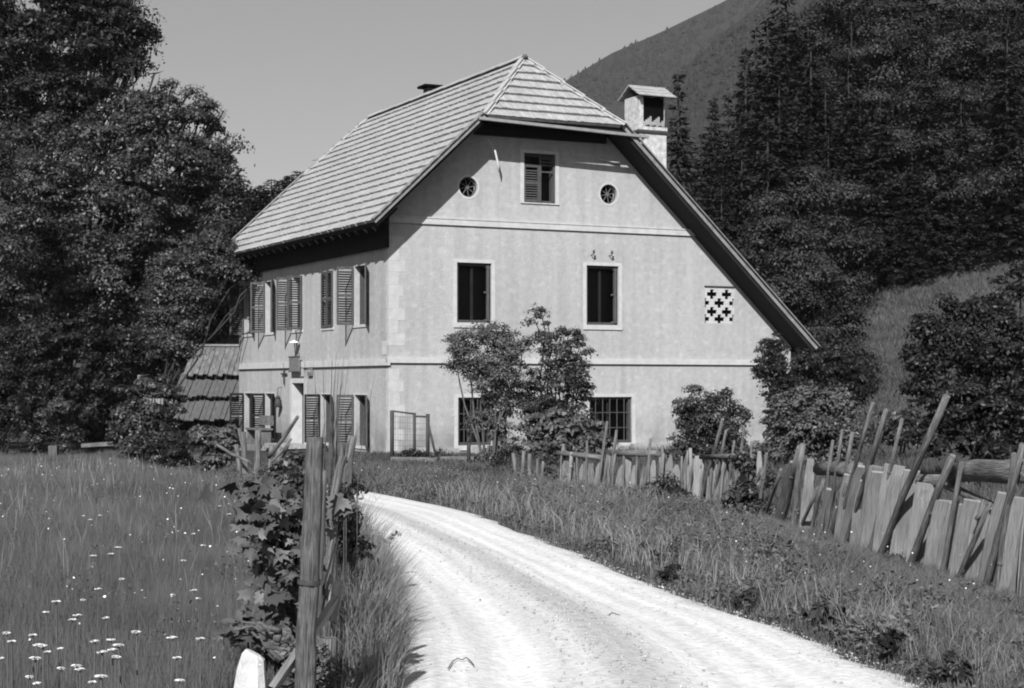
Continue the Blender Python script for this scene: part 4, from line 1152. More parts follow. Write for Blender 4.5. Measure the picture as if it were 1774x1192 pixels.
ltube('stake', [(552, 1000, 8.6), (556, 900, 8.6), (560, 815, 8.6)], 16, m='wood_dark', rough=.1)
ltube('stake', [(600, 870, 12.5), (603, 800, 12.5), (610, 755, 12.5)], 16, m='wood', rough=.15)
ltube('stake', [(612, 880, 14), (592, 810, 14), (590, 768, 14)], 12, m='wood_dark', rough=.15)
for (pa, pt_, w_, d_) in (((424, 850, 0), (421, 748, 0), 9, 24), ((440, 855, 0), (447, 745, 0), 12, 23), ((432, 840, 0), (414, 742, 0), 7, 24), ((462, 850, 0), (470, 770, 0), 8, 21), ((478, 856, 0), (484, 775, 0), 13, 19), ((505, 860, 0), (497, 790, 0), 10, 17), ((415, 840, 0), (409, 770, 0), 8, 25.5)):
    ltube('stake', [(pa[0], pa[1], d_), ((pa[0] + pt_[0]) / 2 + 2, (pa[1] + pt_[1]) / 2, d_), (pt_[0], pt_[1], d_)], w_, rough=.15, n=7)
for (q0, q1, d0, d1, w_) in (((372, 768), (432, 800), 24.5, 23.5, 6), ((466, 792), (516, 722), 18, 17.6, 8), ((440, 830), (520, 815), 21, 16, 7), ((470, 800), (505, 760), 17, 17, 5), ((545, 760), (600, 800), 11, 12, 8), ((500, 770), (470, 830), 16, 17, 6)):
    ltube('rail', [(*q0, d0), ((q0[0] + q1[0]) / 2, (q0[1] + q1[1]) / 2 + 3, (d0 + d1) / 2), (*q1, d1)], w_, rough=.15, n=6, base=False, taper=.8)
b = MB(); b.board(at(468, 1200, 7.75) - o1, at(589, 1030, 8.4) - o1, .072, .07, .03, (.4, 0, 1), fr_rnd, .2, .06); b.build('brace', M['wood_pale'], LF)
b = MB(); b.board(at(571, 1075, 8.35) - o1, at(588, 1003, 8.35) - o1, .07, .05, .025, (1, 0, .2), fr_rnd, .9, .05); b.build('brace', M['wood_pale'], LF)
# white boundary stone
b = MB(); p = at(432, 1190, 8.3); rs_ = random.Random(2); prev = None
for (z, wx, wy, ox) in ((-.12, .105, .08, 0), (.05, .10, .075, -.003), (.18, .088, .07, .004), (.30, .066, .062, .012), (.375, .052, .05, .02), (.392, .035, .03, .022)):
    ring = []
    for k in range(12):
        a = 2 * math.pi * k / 12; c_, s__ = math.cos(a), math.sin(a); q = (abs(c_) ** 4 + abs(s__) ** 4) ** -.25
        ring.append(Vector((p.x + ox + wx * c_ * q * rs_.uniform(.95, 1.05), p.y + wy * s__ * q, z + (0 if z < .3 else -.02 * c_))))
    if prev:
        for k in range(12): b.quad([prev[k], prev[(k + 1) % 12], ring[(k + 1) % 12], ring[k]], smooth=False)
    prev = ring
b.quad(prev); tag(b.build('boundary_stone', M['stone']), 'white stone marker at the foot of the thick post', 'stone')
# gnarled dead root beside it
b = MB(); rs_ = random.Random(5)
for k in range(16):
    a = at(505 - rs_.uniform(0, 25), 1105 + rs_.uniform(-12, 40), 8.6); c = at(392 + rs_.uniform(0, 70), 1088 + rs_.uniform(-18, 45), 8.7 + rs_.uniform(-.2, .2))
    limb(b, a, c, rs_.uniform(.012, .03), .006, rs_, .3, 6, 6)
tag(b.build('dead_root', M['wood']), 'gnarled bleached root lying over the white stone', 'root')

# maple sapling with lobed leaves
def lobed(P, N, size, rnd):
    out = [(0, -.05), (.16, -.02), (.42, -.12), (.34, .08), (.55, .25), (.27, .28), (.30, .45), (.12, .40), (0, .72), (-.12, .40), (-.30, .45), (-.27, .28), (-.55, .25), (-.34, .08), (-.42, -.12), (-.16, -.02)]
    o = np.array(out); n = len(P); N = unit(N); T = rnd.normal(size=(n, 3)) * .5 + np.array([-.5, -.3, -.9]); T = unit(T - N * (T * N).sum(1, keepdims=True)); B = np.cross(N, T)
    s = (size * rnd.uniform(.55, 1.25, n))[:, None, None]
    v = P[:, None] + s * (T[:, None] * o[None, :, 1:2] + B[:, None] * o[None, :, 0:1] - N[:, None] * (np.abs(o[None, :, 0:1]) * .35 + (o[None, :, 1:2] ** 2) * .2))
    cen = P[:, None] + s * T[:, None] * .15
    v = np.concatenate([cen, v], 1)                     # centre + 16
    f = np.array([[0, 1 + k, 1 + (k + 1) % 16] for k in range(16)])
    fc = (np.arange(n)[:, None, None] * 17 + f[None]).reshape(-1, 3)
    return v.reshape(-1, 3), fc


def sapling(name, spots, label, m, seed, leaf, stem_to, d, n):
    rnd = np.random.RandomState(seed); pr = random.Random(seed)
    bx = at(stem_to[0], 0, d).x; t = empty(name, (bx, d, 0)); tag(t, label, 'sapling')
    P = []
    for (px, py, rx, rz, w_) in spots:
        k = int(n * w_); q = rnd.normal(size=(k, 3)) * .5; s = d / F
        c = at(px, py, d)
        P.append(np.stack([c.x + q[:, 0] * rx * s - bx, q[:, 1] * .22, c.z + q[:, 2] * rz * s], 1))
    P = np.concatenate(P)
    N = rnd.normal(size=P.shape) * .5 + np.array([-.25, -.4, .8])
    v, f = lobed(P, N, leaf, rnd); mesh_np('leaves', v, f, M[m], t)
    b = MB()
    for (px, py, rx, rz, w_) in spots:
        c = at(px, py, d); limb(b, (0, 0, -.1), (c.x - bx, 0, c.z), .016, .004, pr, .1, 6, 6)
    b.build('stem', M['bark'], t)
    return t
sapling('maple_sapling', [(470, 850, 60, 22, .8), (500, 880, 40, 30, .8), (460, 905, 50, 26, 1), (485, 950, 50, 34, 1.2), (490, 1000, 45, 34, 1), (475, 1030, 50, 24, .9), (500, 1060, 25, 30, .6), (440, 880, 36, 18, .5), (590, 870, 30, 40, .4)], 'maple sapling with broad lobed leaves growing against the thick post', 'leaf_pale', 51, .115, (520,), 8.9, 62)
sapling('sapling', [(420, 1085, 36, 18, 1), (460, 1100, 40, 20, 1), (490, 1090, 20, 24, .7)], 'low curled leaves over the root beside the white stone', 'leaf_pale', 52, .09, (470,), 8.8, 40)
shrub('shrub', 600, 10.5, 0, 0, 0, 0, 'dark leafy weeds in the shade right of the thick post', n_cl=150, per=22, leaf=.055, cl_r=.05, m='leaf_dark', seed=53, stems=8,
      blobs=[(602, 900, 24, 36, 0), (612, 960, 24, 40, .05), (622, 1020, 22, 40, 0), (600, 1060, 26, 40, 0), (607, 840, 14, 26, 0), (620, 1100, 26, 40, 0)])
shrub('shrub', 470, 15.5, 0, 0, 0, 0, 'pale leafy weeds around the far posts of the field fence', n_cl=120, per=22, leaf=.075, cl_r=.08, m='leaf', seed=54, stems=6,
      blobs=[(480, 830, 34, 16, 0), (515, 835, 26, 24, 0), (450, 845, 24, 14, 0), (500, 800, 22, 12, .1), (590, 835, 18, 16, 0)])
# dry stalks standing against the house wall
b = MB(); rs_ = random.Random(8)
for k in range(34):
    px = rs_.gauss(568, 20); yb = rs_.uniform(800, 880); yt = rs_.uniform(610, 740); lx = (px - 560) * .35 + rs_.uniform(-10, 18)
    d_ = rs_.uniform(9.5, 11); a, c = at(px, yb, d_), at(px + lx, yt, d_); m_ = a.lerp(c, .5) + Vector((-lx * .0006, 0, 0))
    b.tube([Vector((a.x, a.y, 0)), a, m_, c], [.003, .003, .0022, .0008], 4, cap=False, rnd=rs_)
tag(b.build('dry_stalks', M['wood_dark']), 'tuft of tall dry stalks behind the thick post', 'stalks')

# ------------------------------------------------------------------ grass, weeds, flowers
def blades(name, x, y, h, wdt, m, rnd, lean=.35, parent=None):
    n = len(x); z = gz(x, y) - .02
    az = rnd.uniform(0, 2 * np.pi, n); la = rnd.uniform(0, 2 * np.pi, n); ln = h * lean * rnd.uniform(.1, 1.2, n)
    ux, uy = np.cos(az) * wdt / 2, np.sin(az) * wdt / 2; lx, ly = np.cos(la) * ln, np.sin(la) * ln
    b0 = np.stack([x - ux, y - uy, z], 1); b1 = np.stack([x + ux, y + uy, z], 1)
    m0 = np.stack([x - ux * .8 + lx * .3, y - uy * .8 + ly * .3, z + h * .58], 1); m1 = np.stack([x + ux * .8 + lx * .3, y + uy * .8 + ly * .3, z + h * .58], 1)
    t = np.stack([x + lx, y + ly, z + h * rnd.uniform(.85, 1, n)], 1)
    v = np.stack([b0, b1, m1, m0, t], 1).reshape(-1, 3); i = np.arange(n)[:, None] * 5
    f = np.concatenate([i + np.array([[0, 1, 2]]), i + np.array([[0, 2, 3]]), i + np.array([[3, 2, 4]])], 0)
    return mesh_np(name, v, f, m, parent)


def persp(n, y0, y1, rnd, p=1.0):
    """depths with density falling off with distance"""
    u = rnd.uniform(0, 1, n); return y0 * (y1 / y0) ** (u ** p)


def left_fence_x(y): return np.interp(y, [3, 8, 12, 20, 25, 30, 40], [-.75, -1.0, -1.35, -2.9, -4.3, -6.2, -9.5])


g = np.random.RandomState(3)
n = 800000; y = persp(n, 5.5, 47, g, .8); xr_ = left_fence_x(y) + .15; xl_ = -.315 * y - 2.6
x = xl_ + (xr_ - xl_) * g.uniform(0, 1, n); patch = .5 + .5 * vnoise(x, y, .9, 4)
h = (.26 + .22 * g.uniform(0, 1, n) ** 1.5 + .14 * patch) * np.interp(y, [6, 9, 16, 40], [.8, .9, .95, .75])
k_ = ~((x > -1.42) & (y < 8.7)); x, y, h = x[k_], y[k_], h[k_]
tag(blades('meadow_grass', x, y, h, .0031 * np.maximum(1, y / 11), M['grass'], g, .26), kind='stuff')
# stalks with seed heads stand above
n = 1600; y = persp(n, 11, 40, g, .8); xr_ = left_fence_x(y); xl_ = -.315 * y - 1.2; x = xl_ + (xr_ - xl_) * g.uniform(0, 1, n)
tag(blades('seed_grass', x, y, g.uniform(.45, .72, n), .004 * np.maximum(1, y / 10), M['drygrass'], g, .25), kind='stuff')
# right verge up to the fence
def fence_line(y):
    ds = [q[1] for q in FD][::-1]; xx = [(q[0] - CX) / F * q[1] for q in FD][::-1]
    return np.interp(y, ds, xx)
n = 260000; y = persp(n, 6, 31, g, .9); xl_ = road_right(y) - .12; xr_ = np.where(y < 28.6, fence_line(np.clip(y, 12.9, 28.6)) + np.where(y < 13, (13 - y) * .15, 0) + 1.0, 1.5)
x = xl_ + (xr_ - xl_) * g.uniform(0, 1, n) ** .95; e = np.clip((x - road_right(y)) / 1.3 + .12 * vnoise(x, y, 2.2, 7), 0.06, 1)
keep = g.uniform(0, 1, n) < .12 + .88 * e ** .8; x, y, e = x[keep], y[keep], e[keep]; n = len(x)
nf = np.clip((fence_line(np.clip(y, 12.9, 28.6)) - x) / 1.0, .42, 1)
h = nf * (.10 + .22 * g.uniform(0, 1, n) + .13 * (vnoise(x, y, 1.5, 2) > 0) * g.uniform(0, 1, n)) * (.35 + .65 * e)
tag(blades('verge_grass', x, y, h, .005 * np.maximum(1, y / 11), M['grass'], g, .6), kind='stuff')
# strip beside the left fence
n = 60000; y = persp(n, 6.5, 27, g, .9); xr_ = road_left(y) + .12; xl_ = left_fence_x(y) - .2
x = xl_ + (xr_ - xl_) * g.uniform(0, 1, n); k_ = (y > 8.75) | (x > -.84); x, y = x[k_], y[k_]; n = len(x); h = np.interp(y, [6, 9, 12, 16, 25], [.34, .5, .62, .6, .45]) * g.uniform(.35, 1.05, n) * np.clip((road_left(y) + .3 - x) / .35, .3, 1)
tag(blades('roadside_grass', x, y, h, .0045 * np.maximum(1, y / 10), M['grass'], g, .42), kind='stuff')
# broad leaved herbs mixed into the verge and along the left fence, in drifts
def herbs(name, x, y, top, size, m, seed):
    r_ = np.random.RandomState(seed); d_ = .5 + .5 * vnoise(x, y, 2.1, seed) + .35 * vnoise(x, y, 5.3, seed + 1); k = r_.uniform(0, 1, len(x)) < np.clip(d_, .05, 1) ** 2.2
    x, y, top, d_ = x[k], y[k], top[k], np.clip(d_[k], .2, 1.2); z = gz(x, y) + top * r_.uniform(.25, 1, len(x)) * d_
    P = np.stack([x, y, z], 1); v, f = leaves(P, r_.normal(size=P.shape) * .45 + np.array([0, -.15, .9]), size, .6, r_)
    tag(mesh_np(name, v, f, M[m]), kind='stuff')
n = 120000; y = persp(n, 7, 30, g, .9); xl_ = road_right(y) + .05; xr_ = fence_line(np.clip(y, 12.9, 28.6)) + np.where(y < 13, (13 - y) * .15, 0) + .4
x = xl_ + (xr_ - xl_) * g.uniform(0, 1, n); herbs('verge_herbs', x, y, (.12 + .28 * np.clip((x - xl_) / .8, 0, 1)) * np.clip((fence_line(np.clip(y, 12.9, 28.6)) - x) / 1.1, .25, 1), .042, 'herb', 91)
n = 110000; y = persp(n, 7.2, 24, g, .9); xr_ = road_left(y) + .05; xl_ = left_fence_x(y) - .1; x = xl_ + (xr_ - xl_) * g.uniform(0, 1, n)
herbs('roadside_herbs', x, y, np.full(n, .55) * np.clip((road_left(y) + .4 - x) / .5, .3, 1), .034, 'herb', 92)
n = 150000; y = persp(n, 8.7, 46, g, .7); xr_ = left_fence_x(y); xl_ = -.315 * y - 1.2; x = xl_ + (xr_ - xl_) * g.uniform(0, 1, n)
herbs('meadow_herbs', x, y, np.full(n, .46), .026, 'herb', 93)
n = 16000; y = persp(n, 8.8, 22, g, .9); xr_ = road_left(y) + .22; xl_ = left_fence_x(y) + .1; x = xl_ + (xr_ - xl_) * g.uniform(0, 1, n) ** .8
tag(blades('roadside_stalks', x, y, g.uniform(.25, .78, n) * np.clip((road_left(y) + .45 - x) / .4, .35, 1), .0045 * np.maximum(1, y / 10), M['drygrass'], g, .5), kind='stuff')
n = 9000; y = persp(n, 9, 26, g, .9); xl_ = road_right(y) + .2; xr_ = fence_line(np.clip(y, 12.9, 28.6)) + np.where(y < 13, (13 - y) * .15, 0); x = xl_ + (xr_ - xl_) * g.uniform(0, 1, n)
tag(blades('verge_stalks', x, y, g.uniform(.15, .45, n) * np.clip((fence_line(np.clip(y, 12.9, 28.6)) - x) / 1.2, .25, 1), .004 * np.maximum(1, y / 10), M['drygrass'], g, .7), kind='stuff')
n = 110000; y = g.uniform(9, 46, n); x = fence_line(np.clip(y, 12.9, 28.6)) + .2 + g.uniform(0, 1, n) * np.interp(y, [9, 28, 46], [9, 13, 16]); k_ = y < 40 + .45 * (x - 2); x, y = x[k_], y[k_]
tag(blades('yard_grass', x, y, g.uniform(.1, .36, len(x)), .014, M['grass_short'], g, .5), kind='stuff')
# short lawn before the gable, slope meadow
n = 70000; y = g.uniform(27, 41, n); x = g.uniform(-6, 7, n); k_ = x > road_right(y) - .1; x, y = x[k_], y[k_]
tag(blades('lawn_grass', x, y, g.uniform(.05, .16, len(x)), .022, M['grass_short'], g, .6), kind='stuff')
n = 150000; y = g.uniform(38, 74, n); x = g.uniform(.16, .36, n) * y; k_ = y < 70.5 + (x - 14.5) * .2; x, y = x[k_], y[k_]; n = len(x)
tag(blades('slope_grass', x, y, g.uniform(.1, .34, n), .03, M['grass_short'], g, .5), kind='stuff')

# white umbels standing in the meadow: each one a thing
def umbel(name):
    t = empty(name)
    b = MB(); b.tube([(0, 0, 0), (.01, 0, .3), (.02, .01, .58)], .004, 4, cap=False); b.build('stem', M['grass'], t)
    b = MB(); rs_ = random.Random(4)
    for k in range(26):
        a = k * 2.4; r = .021 * math.sqrt(k / 26); c = Vector((.02 + r * math.cos(a), .01 + r * math.sin(a), .585 - r * r * 9)); q = .0055
        b.quad([c + Vector((-q, -q, rs_.uniform(-.004, .004))), c + Vector((q, -q, 0)), c + Vector((q, q, rs_.uniform(-.004, .004))), c + Vector((-q, q, 0))], [(0, 0)] * 4)
    b.build('flower_head', M['petal'], t); return t
spots = [(62, 1118), (72, 1122), (88, 1131), (100, 1125), (66, 1145), (0, 1146), (110, 1163), (138, 1158), (140, 1162), (171, 1132), (193, 1125), (199, 1140), (205, 1141), (214, 1118), (200, 1108), (181, 1070), (135, 1064), (132, 1072), (237, 1095), (297, 1102), (350, 1104), (55, 1180), (185, 1176), (165, 1186), (320, 1182), (310, 1139), (25, 1112),
         (177, 896), (160, 903), (141, 897), (197, 966), (211, 955), (168, 969), (211, 1007), (170, 1021), (303, 1032), (348, 1038), (357, 953), (320, 979), (331, 930), (380, 880), (395, 893), (62, 1100), (12, 1099), (103, 1041), (86, 1060), (160, 1112), (60, 1190), (145, 1040), (330, 1025)]
pu = None
for k, (px, py) in enumerate(spots):
    dd = 1.14 * F / (py - HOR); p = at(px, py, dd)          # heads stand about 0.58 m above the turf
    if pu is None: pu = umbel('white_flower'); o = pu
    else: o = copy_tree(pu)
    o.location = (p.x, p.y, gzs(p.x, p.y)); o.rotation_euler = (0, 0, R.uniform(0, 6)); s_ = R.uniform(.6, .95) * (1.0 if dd < 4 else 1); o.scale = (s_ * R.uniform(.8, 1.4),) * 2 + (1,)
    tag(o, 'white flat flower head standing in the tall meadow grass', 'flower', 'white flowers in the meadow')
# tiny blossoms, uncountable
n = 170; y = persp(n, 10, 30, g, .8); xl_, xr_ = road_right(y) + .5, fence_line(np.clip(y, 12.9, 28.6)) - .2; x = xl_ + (xr_ - xl_) * g.uniform(0, 1, n)
n2 = 220; y2 = persp(n2, 7, 30, g, .8); xr2 = left_fence_x(y2); xl2 = xr2 - 4.5; x2 = xl2 + (xr2 - xl2) * g.uniform(0, 1, n2) ** .7
P = np.stack([np.r_[x, x2], np.r_[y, y2], np.r_[g.uniform(.15, .38, n), g.uniform(.45, .62, n2)]], 1); P[:, 2] += gz(P[:, 0], P[:, 1])
v, f = leaves(P, g.normal(size=P.shape) * .4 + np.array([0, -.5, .8]), .015, .8, g); tag(mesh_np('blossoms', v, f, M['petal']), kind='stuff')

# weeds along the right verge
def weed(px, py, wpx, hpx, leaf, m, label, seed, n_cl=14, per=16, big=False):
    d = EYE * F / (py - HOR); s = d / F; x = (px - CX) * s
    t = empty('weed', (x, d, gzs(x, d))); tag(t, label, 'plant'); npr = np.random.RandomState(seed); pr = random.Random(seed)
    blobs = [((npr.uniform(-.6, .6) * wpx * s / 2, npr.uniform(-.1, .1), hpx * s * npr.uniform(.4, .9)), (wpx * s * .25, wpx * s * .22, hpx * s * .2)) for _ in range(5)]
    crown_mesh('leaves', blobs, n_cl, per, wpx * s * .08, leaf, M[m], t, npr, .3, .5)
    b = MB()
    for c, r in blobs: limb(b, (0, 0, -.05), c, .006, .003, pr, .1, 4, 4)
    b.build('stem', M['leaf'], t)
weed(1420, 1095, 110, 60, .12, 'leaf_pale', 'broad leafed dock plant at the right road edge', 61, 12, 7)
weed(1140, 985, 60, 45, .06, 'leaf_dark', 'dark nettle clump at the verge below the far pickets', 62)
weed(1160, 1015, 50, 40, .06, 'leaf_dark', 'small dark weed touching the road, left of the dock plant', 63, 10)
weed(1340, 1000, 90, 70, .05, 'leaf_pale', 'pale bushy herb in the verge before the tall leaning pole', 64, 26)
weed(1545, 1150, 60, 70, .07, 'leaf_dark', 'dark clump of weeds at the lower right verge', 65, 16)
weed(1650, 1190, 90, 60, .08, 'leaf', 'leafy weed at the bottom right corner of the verge', 66, 18)
weed(1300, 1060, 70, 40, .06, 'leaf', 'low weed at the road edge between dock and nettles', 67, 14)
weed(1155, 885, 70, 40, .10, 'leaf_dark', 'dark leafy clump at the foot of the picket fence', 68, 16)
weed(1285, 895, 80, 50, .09, 'leaf', 'leafy clump at the fence where stakes turn the corner', 69, 18)
weed(1050, 955, 50, 30, .05, 'leaf', 'small tuft of weeds at the bend of the road edge', 70, 10)
weed(664, 1010, 70, 90, .035, 'leaf_pale', 'tall feathery weed leaning over the left road edge', 71, 20)
weed(645, 1060, 60, 110, .04, 'leaf', 'tall weed in the grass right of the thick post', 72, 20)
weed(668, 1120, 60, 90, .04, 'leaf', 'bushy weed near the bottom of the left road edge', 73, 18)
for (pts, lab) in (([(1055, 1090), (1056, 1081), (1062, 1078), (1067, 1081), (1074, 1083)], 'thin bent twig lying in the middle of the road'), ([(776, 1178), (784, 1166), (793, 1161), (800, 1164), (808, 1160), (814, 1165), (821, 1172)], 'curled dry stem lying near the left road edge')):
    b = MB(); P = []
    for (px, py) in pts:
        d = EYE * F / (py - HOR); x = (px - CX) / F * d; P.append((x, d, gzs(x, d) + .055))
    b.tube(P, .0035, 5); tag(b.build('twig', M['wood_dark']), lab, 'twig')

# ------------------------------------------------------------------ wood behind the house and up the slope
PH = [15, 17, 13, 16]
protos = [spruce_proto(101, 15, 2.7), spruce_proto(102, 17, 2.4, 44), spruce_proto(103, 13, 2.9, 36), spruce_proto(104, 16, 3.2, 42, 11)]
used = [False] * 4
FS = random.Random(77)
def put_spruce(x, y, s, label, group, k=None):
    k = FS.randrange(4) if k is None else k
    o = protos[k] if not used[k] else copy_tree(protos[k]); used[k] = True
    o.location = (x, y, gzs(x, y) - .3); o.rotation_euler = (0, 0, FS.uniform(0, 6.28)); s = s * 15.5 / PH[k]; q = s * FS.uniform(.92, 1.08); o.scale = (q, q, s)
    tag(o, label, 'tree', group); return o
p = at(1175, 0, 66); put_spruce(p.x, p.y, (EYE + (HOR - 105) / F * 66 - gzs(p.x, p.y)) / 15.3, 'slender spruce rising close behind the tall chimney', None, 1)
L1, G1 = 'tall spruce standing in the dense wood on the slope right of the house', 'spruces on the right slope'
cols = [(1235, 72, 150), (1215, 78, 210), (1262, 70, 140), (1292, 76, 60), (1330, 72, 10), (1310, 84, 30), (1365, 78, -60), (1400, 72, 20), (1440, 80, -90), (1475, 74, -10), (1520, 78, -120), (1560, 75, -40), (1600, 82, -140), (1640, 76, -60), (1690, 80, -150), (1735, 77, -70), (1780, 82, -150), (1820, 78, -60),
        (1250, 62, 300), (1285, 64, 240), (1330, 64, 180), (1380, 67, 130), (1430, 68, 120), (1490, 71, 140), (1350, 90, -60), (1460, 92, -140), (1570, 94, -180), (1680, 95, -200), (1760, 95, -200), (1240, 88, 150), (1290, 95, 70), (1195, 86, 230), (1210, 64, 330), (1405, 69, 35), (1470, 70, 75), (1525, 69.5, 150), (1610, 70, 45), (1665, 70.5, 130), (1745, 71, 20), (1350, 66, 120), (1435, 67, 210), (1580, 69, 235)]
for (px, d, yt) in cols:
    x = (px - CX) / F * d; g_ = gzs(x, d); put_spruce(x, d, max(.35, (EYE + (HOR - yt) / F * d - g_) / 15.5), L1, G1)
L2, G2 = 'dark spruce on the wooded hill between the leafy trees and the roof', 'spruces on the far left hill'
for k in range(44):
    px = 368 + (k % 22) * 10.5 + FS.uniform(-5, 5); d = FS.uniform(84, 100) + 16 * (k // 22); yt = np.interp(px, [380, 430, 470, 520, 560, 600], [338, 318, 300, 286, 262, 252]) + FS.uniform(-8, 10)
    x = (px - CX) / F * d; g_ = gzs(x, d); o = put_spruce(x, d, max(.3, (EYE + (HOR - yt) / F * d - g_) / 15.5), L2, G2); o.scale = (1.1, 1.1, o.scale[2])
# leafy trees of the wood's edge
def B2(px, py, rx, rz, d, pb, dy=0):
    s = d / F; return ((px - pb) * s, dy, py, rx * s, rx * s * .9, rz * s)
def wood_tree(name, px, d, spots, label, m, seed, n_cl, leaf=.2, cl_r=.34):
    x = (px - CX) / F * d; g_ = gzs(x, d); s = d / F
    bb = [(((p - px) * s, dy, EYE + (HOR - q) * s - g_), (rx * s, rx * s * .9, rz * s)) for (p, q, rx, rz, dy) in spots]
    return broadleaf(name, (x, d, g_), max(b_[0][2] for b_ in bb), bb, label, n_cl=n_cl, per=66, leaf=leaf * .9, cl_r=cl_r * 1.3, m=m, trunk_r=.22, seed=seed)
wood_tree('beech_tree', 1560, 74, [(1540, 30, 60, 40, 0), (1500, 100, 70, 50, -1), (1580, 90, 70, 45, -.5), (1460, 170, 60, 50, -1), (1530, 190, 80, 50, -2), (1600, 180, 60, 50, -1), (1480, 260, 70, 40, -2.5), (1550, 280, 80, 36, -3), (1620, 60, 50, 40, .5), (1430, 230, 40, 40, 0), (1520, 345, 70, 26, -3.6), (1590, 340, 70, 24, -3.8), (1460, 320, 50, 30, -2), (1570, 385, 50, 14, -3.6)], 'leafy beech with light tufts in the middle of the slope wood', 'leaf_wood', 81, 713)
wood_tree('beech_tree', 1720, 75, [(1680, 20, 60, 40, 0), (1740, 30, 60, 40, 0), (1780, 90, 60, 50, -1), (1700, 100, 60, 40, -1), (1660, 190, 70, 40, -2), (1740, 200, 70, 50, -2), (1700, 290, 80, 36, -3), (1780, 290, 60, 44, -3), (1640, 270, 60, 30, -2.5), (1650, 330, 70, 22, -4), (1720, 335, 60, 20, -4.2), (1790, 340, 50, 20, -4)], 'leafy beech at the right edge of the picture above the meadow', 'leaf_wood', 82, 651)
wood_tree('beech_tree', 1450, 80, [(1400, 60, 60, 50, 0), (1460, 20, 60, 40, 0), (1380, 150, 50, 50, -.5), (1430, 130, 60, 50, -.5), (1400, 230, 60, 40, -1), (1360, 250, 40, 40, 0), (1440, 290, 50, 30, -1)], 'leafy beech rising between spruces above the low roof end', 'leaf_wood', 86, 384)
wood_tree('edge_bush', 1420, 66, [(1400, 330, 50, 40, 0), (1450, 350, 50, 40, 0), (1370, 380, 50, 40, -.5), (1430, 420, 60, 40, -.5), (1480, 410, 40, 40, 0), (1390, 460, 60, 40, 0), (1460, 470, 50, 40, 0)], 'broad leafy tree at the lower wood edge beside the meadow', 'leaf_wood', 83, 285)
wood_tree('alder_tree', 1340, 56, [(1320, 370, 40, 34, 0), (1350, 400, 44, 34, 0), (1330, 440, 50, 34, -.3), (1380, 440, 40, 40, 0), (1400, 490, 50, 40, -.3), (1360, 500, 50, 36, 0), (1440, 520, 46, 36, 0), (1420, 560, 50, 36, 0), (1470, 560, 40, 40, 0), (1480, 610, 40, 40, 0), (1430, 610, 46, 30, 0)], 'shorter leafy tree close beside the low end of the roof', 'leaf_wood', 84, 384, .17, .28)
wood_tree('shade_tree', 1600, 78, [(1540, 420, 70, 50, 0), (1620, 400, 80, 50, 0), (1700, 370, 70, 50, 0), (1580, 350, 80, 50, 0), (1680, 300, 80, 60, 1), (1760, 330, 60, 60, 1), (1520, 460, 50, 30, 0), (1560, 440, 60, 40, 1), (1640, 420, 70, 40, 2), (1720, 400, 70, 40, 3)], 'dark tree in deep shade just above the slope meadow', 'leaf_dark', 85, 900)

# ------------------------------------------------------------------ mountain, its far wood, haze
def ridge(name, D, prof, thick, seed):
    """a mountain flank: prof gives (px, py) of its skyline at distance D"""
    pxs = np.linspace(prof[0][0], prof[-1][0], 90); top = EYE + (HOR - np.interp(pxs, [q[0] for q in prof], [q[1] for q in prof])) / F * D
    x = (pxs - CX) / F * D; V = []; rows = 40
    for i in range(rows):
        f = i / (rows - 1)
        yy = D - thick * (1 - f)
        z = -5 + (top + 5) * f ** 1.15 + vnoise(x, np.full_like(x, yy), .012, seed) * 22 * f * (1 - f) * 3
        V.append(np.stack([x, np.full_like(x, yy), z], 1))
    for (dy, k) in ((thick * .5, .72), (thick * 1.2, .0)): V.append(np.stack([x, np.full_like(x, D + dy), top * k - 5], 1))
    V = np.array(V); nr_, nc = V.shape[:2]; ii = np.arange(nr_ * nc).reshape(nr_, nc)
    f = np.stack([ii[:-1, :-1], ii[:-1, 1:], ii[1:, 1:], ii[1:, :-1]], -1).reshape(-1, 4)
    tag(mesh_np(name, V.reshape(-1, 3), f, M['needle_far'], smooth=True), kind='structure')
    return V
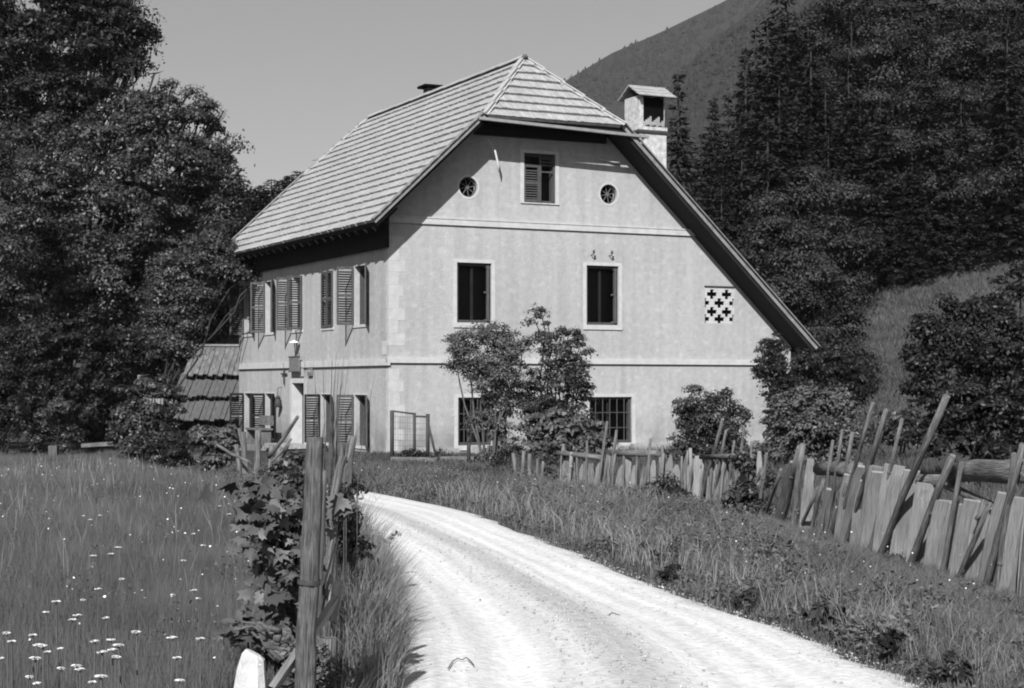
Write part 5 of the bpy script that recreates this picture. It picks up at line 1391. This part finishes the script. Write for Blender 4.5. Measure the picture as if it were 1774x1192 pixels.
def far_wood(name, V, n, hgt, seed, rows):
    rnd = np.random.RandomState(seed); r = rnd.uniform(rows[0], rows[1], n); c = rnd.uniform(0, V.shape[1] - 1.01, n); ri, ci = r.astype(int), c.astype(int); fr_, fc = (r - ri)[:, None], (c - ci)[:, None]
    P = (V[ri, ci] * (1 - fr_) + V[ri + 1, ci] * fr_) * (1 - fc) + (V[ri, ci + 1] * (1 - fr_) + V[ri + 1, ci + 1] * fr_) * fc
    vs, fs = [], []; k = 7; hh_ = hgt * rnd.uniform(.6, 1.05, n); rr_ = hh_ * rnd.uniform(.24, .42, n)
    for lay in range(3):
        z0, z1, q = (.0, .55, 1.0), (.3, .8, .75), (.58, 1.0, .5)
        a0, a1, sc = (z0, z1, q)[lay]
        ang = np.arange(k) / k * 2 * np.pi + rnd.uniform(0, 6, n)[:, None]
        jr = rnd.uniform(.6, 1.25, (n, k)) * (rr_ * sc)[:, None]
        ring = np.stack([P[:, None, 0] + np.cos(ang) * jr, P[:, None, 1] + np.sin(ang) * jr, P[:, None, 2] + (hh_ * a0)[:, None] + jr * rnd.uniform(-.3, .3, (n, k))], -1)
        tip = np.stack([P[:, 0], P[:, 1], P[:, 2] + hh_ * a1], -1)[:, None]
        v = np.concatenate([ring, tip], 1); base = sum(len(q_) for q_ in vs)
        f = np.array([[j, (j + 1) % k, k] for j in range(k)])
        fs.append((np.arange(n)[:, None, None] * (k + 1) + f[None]).reshape(-1, 3) + base); vs.append(v.reshape(-1, 3))
    tag(mesh_np(name, np.concatenate(vs), np.concatenate(fs), M['needle_far']), kind='stuff')
Vm = ridge('mountain', 1500, [(-400, 420), (300, 372), (560, 330), (760, 262), (980, 140), (1060, 92), (1140, 58), (1250, 5), (1330, -40), (1500, -110), (2100, -330)], 700, 3)
far_wood('mountain_wood', Vm, 20000, 6.5, 5, (10, 38.6))
Vm2 = ridge('mountain_spur', 950, [(1050, 330), (1130, 185), (1190, 115), (1260, 50), (1320, 8), (1400, -50), (1600, -160), (2200, -400)], 420, 8)
far_wood('spur_wood', Vm2, 11000, 6, 6, (8, 38.6))
hz = MB(); hz.box(-1000, 1000, -145, 2420, -9, 640); ho = hz.build('haze', bpy.data.materials.new('haze')); tag(ho, kind='stuff')
hm = ho.data.materials[0]; hm.use_nodes = True; hn = hm.node_tree
for nd in list(hn.nodes):
    if nd.type != 'OUTPUT_MATERIAL': hn.nodes.remove(nd)
pv = hn.nodes.new('ShaderNodeVolumePrincipled'); pv.inputs['Color'].default_value = (.9, .9, .9, 1); pv.inputs['Density'].default_value = .00009
hn.links.new(pv.outputs[0], [nd for nd in hn.nodes if nd.type == 'OUTPUT_MATERIAL'][0].inputs['Volume'])
